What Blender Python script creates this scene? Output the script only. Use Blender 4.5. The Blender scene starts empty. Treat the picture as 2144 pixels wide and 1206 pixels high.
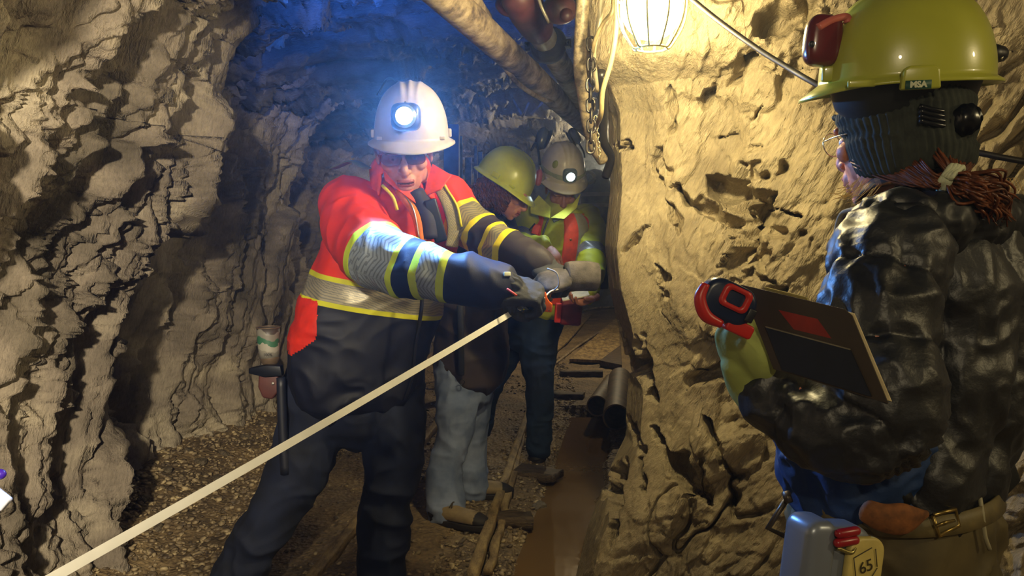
import bpy, math, random
import numpy as np
from mathutils import Vector, Matrix, Quaternion
random.seed(7)
SC = bpy.context.scene
COL = SC.collection
F = 1600.0
CAM = np.array([0.0, 0.0, 1.25])
PITCH = math.atan(116 / F)

def P(px, py, Y):
    """the point at distance Y down the tunnel that the photo shows at (px, py)"""
    rx, ry = (px - 1072) / F, (603 - py) / F
    s, c = math.sin(PITCH), math.cos(PITCH)
    d = np.array([rx, c + ry * s, -s + ry * c])
    return CAM + d * (Y / d[1])

def FL(px, py, z=0.0):
    rx, ry = (px - 1072) / F, (603 - py) / F
    s, c = math.sin(PITCH), math.cos(PITCH)
    d = np.array([rx, c + ry * s, -s + ry * c])
    return CAM + d * ((z - CAM[2]) / d[2])

# ---------------------------------------------------------------- noise
def _h(i, j, k, seed):
    with np.errstate(over='ignore'):
        x = (i.astype(np.int64) * 374761393 + j.astype(np.int64) * 668265263 + k.astype(np.int64) * 2147483647 + seed * 1274126177).astype(np.uint64)
        x = (x ^ (x >> np.uint64(13))) * np.uint64(1274126177)
        x = (x ^ (x >> np.uint64(16))) * np.uint64(2246822519)
        x = x ^ (x >> np.uint64(15))
    return (x & np.uint64(0xFFFFFF)).astype(np.float64) / 16777215.0

def vnoise(p, seed=0):
    """smooth value noise, -1..1"""
    f = np.floor(p); t = p - f; t = t * t * (3 - 2 * t)
    i, j, k = f[:, 0], f[:, 1], f[:, 2]
    r = 0
    for a in (0, 1):
        wa = t[:, 0] if a else 1 - t[:, 0]
        for b in (0, 1):
            wb = t[:, 1] if b else 1 - t[:, 1]
            for c in (0, 1):
                wc = t[:, 2] if c else 1 - t[:, 2]
                r = r + wa * wb * wc * _h(i + a, j + b, k + c, seed)
    return r * 2 - 1

def fbm(p, seed=0, octv=3):
    r, a, s = 0, 1.0, 0
    for o in range(octv):
        r = r + a * vnoise(p * (2 ** o), seed + o * 17); s += a; a *= 0.5
    return r / s

def facets(q, seed, tilt=0.8, soft=0.14):
    """worley cells, each a tilted plane: returns height, crack distance"""
    f = np.floor(q)
    n = len(q)
    F1 = np.full(n, 9.0); F2 = np.full(n, 9.0); H = np.zeros(n); H2 = np.zeros(n)
    for a in (-1, 0, 1):
        for b in (-1, 0, 1):
            for c in (-1, 0, 1):
                i, j, k = f[:, 0] + a, f[:, 1] + b, f[:, 2] + c
                dx = q[:, 0] - i - _h(i, j, k, seed)
                dy = q[:, 1] - j - _h(i, j, k, seed + 1)
                dz = q[:, 2] - k - _h(i, j, k, seed + 2)
                d = np.sqrt(dx * dx + dy * dy + dz * dz)
                h = _h(i, j, k, seed + 3) - 0.5 + tilt * ((_h(i, j, k, seed + 4) - .5) * dx + (_h(i, j, k, seed + 5) - .5) * dy + (_h(i, j, k, seed + 6) - .5) * dz)
                m = d < F1; m2 = (~m) & (d < F2)
                F2 = np.where(m, F1, np.where(m2, d, F2)); H2 = np.where(m, H, np.where(m2, h, H2))
                H = np.where(m, h, H)
                F1 = np.where(m, d, F1)
    e = np.clip((F2 - F1) / soft, 0, 1); e = e * e * (3 - 2 * e)
    return H * (.5 + .5 * e) + H2 * (.5 - .5 * e), F2 - F1

def basis(L, N):
    L = np.array(L, float); L /= np.linalg.norm(L)
    N = np.array(N, float); N -= L * N.dot(L); N /= np.linalg.norm(N)
    return np.stack([L, np.cross(N, L), N], axis=1)

# ---------------------------------------------------------------- objects
def setp(o, label=None, cat=None, group=None, kind=None):
    if label: o['label'] = label
    if cat: o['category'] = cat
    if group: o['group'] = group
    if kind: o['kind'] = kind
    return o

def mesh_obj(name, V, Fc, mats, parent=None, smooth=True, midx=None):
    me = bpy.data.meshes.new(name)
    V = np.asarray(V, float)
    if isinstance(Fc, np.ndarray) and Fc.ndim == 2:
        nf, k = Fc.shape
        me.vertices.add(len(V)); me.vertices.foreach_set('co', V.ravel())
        me.loops.add(nf * k); me.loops.foreach_set('vertex_index', Fc.ravel().astype(np.int32))
        me.polygons.add(nf); me.polygons.foreach_set('loop_start', np.arange(0, nf * k, k, dtype=np.int32))
        me.update(calc_edges=True)
    else:
        me.from_pydata([tuple(v) for v in V], [], [tuple(f) for f in Fc])
    if not isinstance(mats, (list, tuple)): mats = [mats]
    for m in mats: me.materials.append(m)
    if smooth: me.polygons.foreach_set('use_smooth', np.ones(len(me.polygons), bool))
    if midx is not None: me.polygons.foreach_set('material_index', np.asarray(midx, np.int32))
    me.validate(); me.update()
    return link(name, me, parent)

def link(name, me, parent=None):
    o = bpy.data.objects.new(name, me); COL.objects.link(o)
    if parent is not None:
        o.parent = parent
        root = parent
        if parent.parent: o.matrix_parent_inverse = Matrix.Identity(4)
        # keep world coordinates: vertices are given in world space, parents carry only translation
        off = Vector((0, 0, 0)); q = parent
        while q is not None: off += q.location; q = q.parent
        o.location = -off
    return o

def empty(name, loc, label=None, cat=None, group=None):
    o = bpy.data.objects.new(name, None); COL.objects.link(o); o.location = Vector(loc)
    o.empty_display_size = 0.05
    return setp(o, label, cat, group)

class G:
    """geometry collector in world space"""
    def __init__(s): s.V = []; s.Fc = []; s.n = 0; s.mi = []
    def add(s, V, Fc, mi=0):
        V = np.asarray(V, float); s.V.append(V)
        s.Fc += [tuple(int(i) + s.n for i in f) for f in Fc]; s.mi += [mi] * len(Fc); s.n += len(V); return s
    def obj(s, name, mats, parent=None, smooth=True, bevel=0, sub=0):
        o = mesh_obj(name, np.vstack(s.V), s.Fc, mats, parent, smooth, s.mi)
        if bevel:
            m = o.modifiers.new('b', 'BEVEL'); m.width = bevel; m.segments = 3; m.limit_method = 'ANGLE'; m.angle_limit = 0.6
        if sub:
            m = o.modifiers.new('s', 'SUBSURF'); m.levels = sub; m.render_levels = sub
        return o
    def box(s, c, size, R=None, mi=0):
        h = np.array(size) / 2
        v = np.array([[x, y, z] for x in (-1, 1) for y in (-1, 1) for z in (-1, 1)]) * h
        if R is not None: v = v @ np.asarray(R).T
        return s.add(v + np.asarray(c), [(0, 1, 3, 2), (4, 6, 7, 5), (0, 4, 5, 1), (2, 3, 7, 6), (0, 2, 6, 4), (1, 5, 7, 3)], mi)
    def ell(s, c, r, R=None, nu=24, nv=14, mi=0, power=1.0):
        u = np.linspace(0, 2 * np.pi, nu, endpoint=False); w = np.linspace(-np.pi / 2, np.pi / 2, nv + 1)[1:-1]
        sg = lambda x: np.sign(x) * np.abs(x) ** power
        V = [[0, 0, -1]] + [[sg(math.cos(b)) * sg(math.cos(a)), sg(math.cos(b)) * sg(math.sin(a)), sg(math.sin(b))] for b in w for a in u] + [[0, 0, 1]]
        V = np.array(V) * np.asarray(r)
        if R is not None: V = V @ np.asarray(R).T
        fc = []
        m = len(w)
        for i in range(nu):
            j = (i + 1) % nu
            fc.append((0, 1 + j, 1 + i))
            for k in range(m - 1):
                fc.append((1 + k * nu + i, 1 + k * nu + j, 1 + (k + 1) * nu + j, 1 + (k + 1) * nu + i))
            fc.append((1 + (m - 1) * nu + i, 1 + (m - 1) * nu + j, 1 + m * nu))
        return s.add(V + np.asarray(c), fc, mi)
    def tube(s, pts, r, n=12, mi=0, sub=6, smooth=True, cap=True):
        L = Loft([(p, rr, rr) for p, rr in zip(pts, r if hasattr(r, '__len__') else [r] * len(pts))], sub=sub if smooth else 1, n=n, cap='flat' if cap else None, smooth=smooth)
        return s.add(L.V, L.Fc, mi)
    def prism(s, pts2, thick, frame, mi=0):
        """pts2: outline in frame x,y ; frame = (origin, ex, ey, ez)"""
        o, ex, ey, ez = [np.asarray(a, float) for a in frame]
        n = len(pts2)
        a = [o + ex * x + ey * y - ez * thick / 2 for x, y in pts2]; b = [o + ex * x + ey * y + ez * thick / 2 for x, y in pts2]
        fc = [tuple(range(n - 1, -1, -1)), tuple(range(n, 2 * n))] + [(i, (i + 1) % n, n + (i + 1) % n, n + i) for i in range(n)]
        return s.add(a + b, fc, mi)

def unit(v):
    v = np.asarray(v, float); return v / max(1e-9, np.linalg.norm(v))

def catmull(A, sub):
    A = np.asarray(A, float)
    if sub <= 1 or len(A) < 3:
        if sub <= 1: return A
        t = np.linspace(0, 1, sub * (len(A) - 1) + 1)
        return np.stack([np.interp(t * (len(A) - 1), range(len(A)), A[:, i]) for i in range(A.shape[1])], 1)
    B = np.vstack([2 * A[0] - A[1], A, 2 * A[-1] - A[-2]])
    out = []
    for i in range(1, len(B) - 2):
        p0, p1, p2, p3 = B[i - 1], B[i], B[i + 1], B[i + 2]
        for t in np.arange(sub) / sub:
            out.append(0.5 * ((2 * p1) + (-p0 + p2) * t + (2 * p0 - 5 * p1 + 4 * p2 - p3) * t * t + (-p0 + 3 * p1 - 3 * p2 + p3) * t ** 3))
    out.append(A[-1])
    return np.array(out)

class Loft:
    """tube through (point, ra, rb) with ra along `side`; keeps its centre line for limb coordinates"""
    def __init__(s, keys, side=None, sub=6, n=24, cap='round', smooth=True, power=1.0, name=''):
        s.name = name
        K = np.array([list(k[0]) + [k[1], k[2] if len(k) > 2 else k[1]] for k in keys], float)
        K = catmull(K, sub if smooth else 1)
        C = K[:, :3]; ra = np.abs(K[:, 3]); rb = np.abs(K[:, 4])
        T = np.gradient(C, axis=0); T /= np.linalg.norm(T, axis=1)[:, None] + 1e-12
        if side is None:
            side = np.array([1.0, 0, 0]) if abs(T[0][0]) < 0.8 else np.array([0, 1.0, 0])
        S = []; prev = np.asarray(side, float)
        for t in T:
            v = prev - t * prev.dot(t); v /= np.linalg.norm(v) + 1e-12; S.append(v)
            prev = v
        S = np.array(S); U = np.cross(T, S)
        s.C, s.T, s.S, s.U, s.ra, s.rb = C, T, S, U, ra, rb
        s.len = np.concatenate([[0], np.cumsum(np.linalg.norm(np.diff(C, axis=0), axis=1))])
        rings = []
        ang = np.linspace(0, 2 * np.pi, n, endpoint=False)
        def sg(x): return np.sign(x) * np.abs(x) ** power
        ca, sa = sg(np.cos(ang)), sg(np.sin(ang))
        def ring(c, sv, uv, a, b): return c + np.outer(ca, sv) * a + np.outer(sa, uv) * b
        if cap == 'round':
            for q in (80, 55, 28):
                q = math.radians(q); rings.append(ring(C[0] - T[0] * min(ra[0], rb[0]) * math.sin(q), S[0], U[0], ra[0] * math.cos(q), rb[0] * math.cos(q)))
        for i in range(len(C)): rings.append(ring(C[i], S[i], U[i], ra[i], rb[i]))
        if cap == 'round':
            for q in (28, 55, 80):
                q = math.radians(q); rings.append(ring(C[-1] + T[-1] * min(ra[-1], rb[-1]) * math.sin(q), S[-1], U[-1], ra[-1] * math.cos(q), rb[-1] * math.cos(q)))
        V = np.vstack(rings); m = len(rings); fc = []
        for k in range(m - 1):
            for i in range(n):
                j = (i + 1) % n
                fc.append((k * n + i, k * n + j, (k + 1) * n + j, (k + 1) * n + i))
        if cap:
            fc.append(tuple(range(n - 1, -1, -1))); fc.append(tuple((m - 1) * n + i for i in range(n)))
        s.V, s.Fc = V, fc
    def coords(s, V):
        """arc length, angle, normalised radius of each vertex"""
        idx = np.zeros(len(V), int); best = np.full(len(V), 1e9)
        for i, c in enumerate(s.C):
            d = ((V - c) ** 2).sum(1); m = d < best
            best[m] = d[m]; idx[m] = i
        R = V - s.C[idx]
        t = s.len[idx] + (R * s.T[idx]).sum(1)
        a = (R * s.S[idx]).sum(1); b = (R * s.U[idx]).sum(1)
        rr = np.sqrt((a / s.ra[idx]) ** 2 + (b / s.rb[idx]) ** 2)
        over = np.maximum(0, np.maximum(-t, t - s.len[-1])) / np.minimum(s.ra[idx], s.rb[idx])
        return t, np.arctan2(b / s.rb[idx], a / s.ra[idx]), np.sqrt(rr ** 2 + over ** 2)

def remesh(parts, voxel, smooth=4):
    """union of closed meshes as one surface; returns V, F(quads)"""
    V = []; Fc = []; n = 0
    for L in parts:
        if isinstance(L, G): v = np.vstack(L.V); f = L.Fc
        elif isinstance(L, Loft): v, f = L.V, L.Fc
        else: v, f = L
        V.append(v); Fc += [tuple(i + n for i in q) for q in f]; n += len(v)
    me = bpy.data.meshes.new('tmp'); me.from_pydata([tuple(v) for v in np.vstack(V)], [], Fc); me.update()
    o = bpy.data.objects.new('tmp', me); COL.objects.link(o)
    m = o.modifiers.new('r', 'REMESH'); m.mode = 'VOXEL'; m.voxel_size = voxel; m.adaptivity = 0
    if smooth:
        m = o.modifiers.new('s', 'SMOOTH'); m.factor = 0.5; m.iterations = smooth
    dg = bpy.context.evaluated_depsgraph_get(); dg.update()
    ev = o.evaluated_get(dg); m2 = ev.to_mesh()
    nv = len(m2.vertices); co = np.empty(nv * 3); m2.vertices.foreach_get('co', co)
    nr = np.empty(nv * 3); m2.vertices.foreach_get('normal', nr)
    nl = len(m2.loops); li = np.empty(nl, np.int32); m2.loops.foreach_get('vertex_index', li)
    quads = nl == 4 * len(m2.polygons)
    Fq = li.reshape(-1, 4) if quads else [tuple(p.vertices) for p in m2.polygons]
    ev.to_mesh_clear(); bpy.data.objects.remove(o); bpy.data.meshes.remove(me)
    return co.reshape(-1, 3), Fq, nr.reshape(-1, 3)

def garment(name, lofts, mats, parent, voxel=0.007, smooth=4, fold=0.006, fscale=9, seed=1, limbmat=None, extra=None, disp=None, cut=None, fmat=None):
    """clothes: union of limb lofts with folds pressed in; stores limb coordinates for the fabric pattern"""
    V, Fq, N = remesh(list(lofts) + (extra or []), voxel, smooth)
    best = np.full(len(V), 1e9); T = np.zeros(len(V)); A = np.zeros(len(V)); Lm = np.zeros(len(V), int)
    for i, L in enumerate(lofts):
        t, a, r = L.coords(V); m = r < best
        best[m] = r[m]; T[m] = t[m]; A[m] = a[m]; Lm[m] = i
    if fold:
        w = V + 0.06 * np.stack([vnoise(V * 6, seed), vnoise(V * 6, seed + 5), vnoise(V * 6, seed + 9)], 1)
        n1 = 1 - 2.6 * np.abs(vnoise(w * np.array([fscale, fscale, fscale * 1.5]), seed + 2))
        n2 = 1 - 2.6 * np.abs(vnoise(w * fscale * 2.3, seed + 3))
        d = fold * (0.7 * n1 + 0.45 * n2 + 0.5 * vnoise(V * 5, seed + 8))
        if disp is not None: d = d + disp(V, T, A, Lm)
        V = V + N * d[:, None]
    fq = np.asarray(Fq) if not isinstance(Fq, list) else None
    midx = None
    if fmat is not None and fq is not None:
        midx = fmat(V[fq].mean(1), T[fq].mean(1), Lm[fq[:, 0]])
    elif limbmat is not None and fq is not None:
        midx = np.array(limbmat)[Lm[fq[:, 0]]]
    if cut is not None and fq is not None:
        keep = ~cut(V[fq].mean(1)); fq = fq[keep]
        if midx is not None: midx = midx[keep]
    o = mesh_obj(name, V, fq if fq is not None else Fq, mats, parent, True, midx)
    me = o.data
    if len(me.vertices) == len(V):
        for nm, arr in (('tt', T), ('aa', A)):
            at = me.attributes.new(nm, 'FLOAT', 'POINT'); at.data.foreach_set('value', arr.astype(np.float32))
    return o

# ---------------------------------------------------------------- materials
def lin(h):
    h = h.lstrip('#'); c = [int(h[i:i + 2], 16) / 255 for i in (0, 2, 4)]
    return [x / 12.92 if x <= 0.04045 else ((x + 0.055) / 1.055) ** 2.4 for x in c] + [1]

class M:
    def __init__(s, name):
        s.m = bpy.data.materials.new(name); s.m.use_nodes = True
        s.t = s.m.node_tree; s.b = s.t.nodes['Principled BSDF']
    def n(s, typ, **kw):
        nd = s.t.nodes.new(typ)
        for k, v in kw.items(): setattr(nd, k, v)
        return nd
    def l(s, a, b): s.t.links.new(a, b)
    def set(s, **kw):
        for k, v in kw.items():
            s.b.inputs[k.replace('_', ' ')].default_value = v
        return s
    def math(s, op, a, b=None, c=None):
        nd = s.n('ShaderNodeMath', operation=op)
        for i, x in enumerate((a, b, c)):
            if x is None: continue
            if isinstance(x, (int, float)): nd.inputs[i].default_value = x
            else: s.l(x, nd.inputs[i])
        return nd.outputs[0]
    def mix(s, fac, a, b):
        nd = s.n('ShaderNodeMix', data_type='RGBA')
        for i, x in ((0, fac), (6, a), (7, b)):
            if isinstance(x, (int, float)): nd.inputs[i].default_value = x
            elif isinstance(x, (list, tuple)): nd.inputs[i].default_value = x
            else: s.l(x, nd.inputs[i])
        return nd.outputs[2]
    def coords(s, scale=(1, 1, 1), rot=(0, 0, 0)):
        tc = s.n('ShaderNodeTexCoord'); mp = s.n('ShaderNodeMapping')
        g = s.n('ShaderNodeNewGeometry')
        s.l(g.outputs['Position'], mp.inputs[0]); mp.inputs['Scale'].default_value = scale; mp.inputs['Rotation'].default_value = rot
        return mp.outputs[0]
    def noise(s, vec, scale, detail=4, rough=0.55):
        nd = s.n('ShaderNodeTexNoise'); s.l(vec, nd.inputs['Vector']); nd.inputs['Scale'].default_value = scale
        nd.inputs['Detail'].default_value = detail; nd.inputs['Roughness'].default_value = rough
        return nd.outputs['Fac']
    def ramp(s, fac, stops, interp='LINEAR'):
        nd = s.n('ShaderNodeValToRGB'); s.l(fac, nd.inputs[0]); cr = nd.color_ramp; cr.interpolation = interp
        while len(cr.elements) > 1: cr.elements.remove(cr.elements[-1])
        cr.elements[0].position = stops[0][0]; cr.elements[0].color = stops[0][1]
        for p, c in stops[1:]:
            e = cr.elements.new(p); e.color = c
        return nd.outputs[0]
    def bump(s, h, strength=0.5, dist=0.01, prev=None):
        nd = s.n('ShaderNodeBump'); s.l(h, nd.inputs['Height']); nd.inputs['Strength'].default_value = strength; nd.inputs['Distance'].default_value = dist
        if prev is not None: s.l(prev, nd.inputs['Normal'])
        return nd.outputs[0]
    def col(s, x):
        if isinstance(x, (list, tuple)): s.b.inputs['Base Color'].default_value = x
        else: s.l(x, s.b.inputs['Base Color'])
        return s
    def nrm(s, x): s.l(x, s.b.inputs['Normal']); return s

_mc = {}
def plain(name, hexc, rough=0.6, metal=0.0, var=0.12, nscale=30, bump=0.15, bscale=300, bdist=0.001, spec=0.5, **kw):
    """plain surface: a colour with faint mottling and fine grain"""
    if name in _mc: return _mc[name]
    k = M(name); c = lin(hexc)
    v = k.coords()
    n = k.noise(v, nscale, 4)
    dk = [x * (1 - var * 2) for x in c[:3]] + [1]; lt = [min(1, x * (1 + var)) for x in c[:3]] + [1]
    k.col(k.ramp(n, [(0.3, dk), (0.7, lt)]))
    k.set(Roughness=rough, Metallic=metal)
    k.b.inputs['Specular IOR Level'].default_value = spec
    for a, b in kw.items(): k.b.inputs[a.replace('_', ' ')].default_value = b
    if bump: k.nrm(k.bump(k.noise(v, bscale, 2), bump, bdist))
    _mc[name] = k.m
    return k.m

def rotm(fwd, up=(0, 0, 1)):
    """local x right, y forward, z up -> world, as 3x3 columns"""
    f = unit(fwd); u = np.asarray(up, float); u = unit(u - f * u.dot(f)); r = np.cross(f, u)
    return np.stack([r, f, u], 1)
# ---------------------------------------------------------------- rock
def rock_mat(name, hexes, L, N, wet=0.75, fs=1.0):
    k = M(name)
    B = basis(L, N)
    # rotate coordinates into the cleavage frame with dot products
    g = k.n('ShaderNodeNewGeometry')
    comb = k.n('ShaderNodeCombineXYZ')
    for i in range(3):
        d = k.n('ShaderNodeVectorMath', operation='DOT_PRODUCT'); k.l(g.outputs['Position'], d.inputs[0]); d.inputs[1].default_value = tuple(B[:, i])
        k.l(d.outputs['Value'], comb.inputs[i])
    def sc(v, s):
        m = k.n('ShaderNodeVectorMath', operation='MULTIPLY'); k.l(v, m.inputs[0]); m.inputs[1].default_value = s; return m.outputs[0]
    q = comb.outputs[0]
    at = k.n('ShaderNodeAttribute'); at.attribute_name = 'tone'
    c1 = k.ramp(at.outputs['Fac'], [(0.15, lin(hexes[0])), (0.5, lin(hexes[1])), (0.85, lin(hexes[2]))])
    fn = k.noise(sc(q, (1, 3.2, 3.2)), 30 * fs, 3, 0.7)
    k.col(k.mix(k.math('MULTIPLY', k.math('SUBTRACT', .62, fn), 1.1), c1, lin('#2e2923')))
    vc = k.n('ShaderNodeTexVoronoi', feature='F1'); k.l(sc(q, (26 * fs, 70 * fs, 70 * fs)), vc.inputs['Vector']); vc.inputs['Scale'].default_value = 1
    sx = k.n('ShaderNodeSeparateXYZ'); k.l(vc.outputs['Color'], sx.inputs[0])
    hh = k.math('ADD', fn, k.math('MULTIPLY', sx.outputs[0], .55))
    k.nrm(k.bump(hh, 1.0, 0.010))
    k.set(Roughness=wet); k.b.inputs['Specular IOR Level'].default_value = 0.35
    return k.m

def terrace(h, k, sharp=.22, keep=.18):
    """broken plates: a smooth field cut into ledges with ragged edges"""
    x = h * k; f = np.floor(x); t = x - f
    e = np.clip(t / sharp, 0, 1); e = e * e * (3 - 2 * e)
    return (f + e * (1 - keep) + t * keep) / k

def rockdisp(p, L, N, seed, big=.07, plate=.06, mid=.025, fine=.006, sizes=((.9, .5, .35), (.75, .26, .3), (.26, .075, .09), (.09, .026, .03)), und=0.08, warp=.12, crack=.03):
    B = basis(L, N)
    q = p @ B
    w = np.stack([fbm(p * 1.7, seed + 50), fbm(p * 1.7, seed + 60), fbm(p * 1.7, seed + 70)], 1)
    d = und * fbm(p * 0.9, seed + 40, 2)
    q = q + warp * w
    h, c = facets(q / np.array(sizes[0]), seed, 1.3, .07)
    d = d + 2 * big * h
    n1 = fbm(q / np.array(sizes[1]), seed + 100, 5)
    d = d + plate * terrace(n1, 5.0, .12, .25)
    rough = np.clip(.6 + 1.2 * fbm(p * 2.1, seed + 130, 2), .15, 1.4)
    jit = lambda f, a: a * np.stack([vnoise(q * f, seed + 1), vnoise(q * f, seed + 2), vnoise(q * f, seed + 3)], 1)
    sz = np.array(sizes[2])
    h2, c2 = facets(q / sz + jit(12, .25), seed + 20, 2.2, .10)
    h3, c3 = facets(q / (sz * .42) + jit(25, .25), seed + 30, 2.2, .14)
    h4, c4 = facets(q / np.array(sizes[3]) + jit(60, .2), seed + 35, 2.2, .25)
    d = d + rough * (2 * mid * h2 + .85 * mid * h3) + 1.6 * fine * (.4 + .6 * rough) * h4
    # open joints that cut across the plates
    m = np.clip(fbm(p * 1.4, seed + 150, 2) * 3 + .2, 0, 1)
    j = np.abs(fbm(q / np.array([1.1, .35, .6]), seed + 160, 4))
    d = d - crack * m * np.exp(-(j / .012) ** 2)
    return d

def grid_faces(nu, nv):
    i = np.arange(nu - 1)[:, None] * nv + np.arange(nv - 1)[None, :]
    return np.stack([i, i + nv, i + nv + 1, i + 1], -1).reshape(-1, 4)

def surf(name, Pt, mat, dfun, flip=False):
    """Pt: (nu,nv,3) base surface, displaced along its normal"""
    nu, nv, _ = Pt.shape
    du = np.gradient(Pt, axis=0); dv = np.gradient(Pt, axis=1)
    N = np.cross(du, dv); N /= np.linalg.norm(N, axis=2)[..., None] + 1e-12
    if flip: N = -N
    p = Pt.reshape(-1, 3); N = N.reshape(-1, 3)
    V = p + N * dfun(p)[:, None]
    Fc = grid_faces(nu, nv)
    if flip: Fc = Fc[:, ::-1]
    o = mesh_obj(name, V, Fc, mat, smooth=False)
    o['kind'] = 'structure'
    if len(o.data.vertices) == len(V):
        T = .5 + .55 * fbm(V * np.array([1.6, 1.6, .9]), 311, 4) + .35 * fbm(V * 9, 315, 3)
        at = o.data.attributes.new('tone', 'FLOAT', 'POINT'); at.data.foreach_set('value', np.clip(T, 0, 1).astype(np.float32))
    return o

def interp2(ys, zs, tab, y, z):
    """bilinear table lookup, tab[iy][iz]"""
    tab = np.array(tab, float)
    fy = np.interp(y, ys, np.arange(len(ys))); fz = np.interp(z, zs, np.arange(len(zs)))
    iy = np.minimum(fy.astype(int), len(ys) - 2); iz = np.minimum(fz.astype(int), len(zs) - 2)
    a = fy - iy; b = fz - iz
    return (tab[iy, iz] * (1 - a) * (1 - b) + tab[iy + 1, iz] * a * (1 - b) + tab[iy, iz + 1] * (1 - a) * b + tab[iy + 1, iz + 1] * a * b)

mat_rockL = rock_mat('slate_rock', ('#4a4338', '#82776a', '#b0a48e'), (0.05, 0.35, 1), (1, 0.45, -0.1))
mat_rockR = rock_mat('pale_rock', ('#655a48', '#8c7e64', '#aa9b7c'), (0.5, -0.2, 1), (0.3, 1, -0.1), wet=0.62, fs=0.8)
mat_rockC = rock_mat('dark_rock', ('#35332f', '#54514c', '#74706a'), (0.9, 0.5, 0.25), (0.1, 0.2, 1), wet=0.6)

CUTS = [(.13, .020, [(1285, 690), (1330, 750), (1352, 805), (1400, 885)]), (.09, .016, [(1282, 830), (1302, 900), (1292, 1000), (1312, 1100), (1300, 1200)]),
        (.06, .010, [(1398, 560), (1412, 640), (1442, 700)]), (.15, .034, [(1530, 350), (1590, 405), (1680, 455)]), (.13, .04, [(1640, 400), (1700, 480), (1720, 560)]),
        (.05, .010, [(1440, 130), (1434, 350), (1452, 500)]), (.10, .020, [(1508, 178), (1536, 172)]), (.12, .026, [(1385, 950), (1440, 1040), (1482, 1090)]),
        (.12, .030, [(1600, 65), (1690, 5)]), (.08, .016, [(1555, 145), (1600, 105)]), (.07, .008, [(1556, 272), (1625, 212)]), (.07, .008, [(1620, 288), (1705, 228)]),
        (.09, .013, [(1450, 370), (1530, 440), (1592, 530)]), (.09, .015, [(1340, 262), (1362, 276)]), (.09, .018, [(1600, 560), (1700, 592)]), (.07, .012, [(1600, 690), (1660, 600)]),
        (.08, .016, [(1470, 860), (1560, 790)]), (.07, .009, [(1340, 540), (1380, 500), (1400, 470)]), (.10, .03, [(2080, 40), (2160, 70)]), (.08, .012, [(1500, 930), (1545, 1010), (1540, 1100)]), (.06, .009, [(1325, 900), (1360, 980), (1372, 1080)])]

def carve(p):
    """the deep open joints and pockets of the pillar face"""
    out = np.zeros(len(p)); q = p[:, [0, 2]] + .030 * np.stack([vnoise(p * 8, 61), vnoise(p * 8, 62)], 1) + .013 * np.stack([vnoise(p * 27, 63), vnoise(p * 27, 64)], 1) + .005 * np.stack([vnoise(p * 70, 65), vnoise(p * 70, 66)], 1)
    wv = np.clip(.75 + 1.3 * vnoise(p * 13, 67) + .5 * vnoise(p * 40, 68), .08, 2.0)
    front = p[:, 1] < 2.9
    for dep, wd, line in CUTS:
        L = [P(x, y, 2.3 if x < 1700 else 1.9)[[0, 2]] for x, y in line]; dm = np.full(len(p), 9.0); n_ = len(L) - 1
        for i_, (a, b) in enumerate(zip(L[:-1], L[1:])):
            ab = b - a; t = np.clip(((q - a) @ ab) / ab.dot(ab), 0, 1); u_ = (i_ + t) / n_; tp = .25 + 1.5 * np.sqrt(np.clip(u_ * (1 - u_), 0, 1)); v_ = q - a - t[:, None] * ab
            sd = v_[:, 0] * ab[1] - v_[:, 1] * ab[0] > 0; dm = np.minimum(dm, np.linalg.norm(v_, axis=1) / tp / np.where(sd, 1.0, 2.2))
        out = np.maximum(out, dep * np.minimum(1, .5 + .5 * wv) * np.clip(1.15 - dm / (wd * wv), 0, 1) ** .8 * front)
    return out

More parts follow.
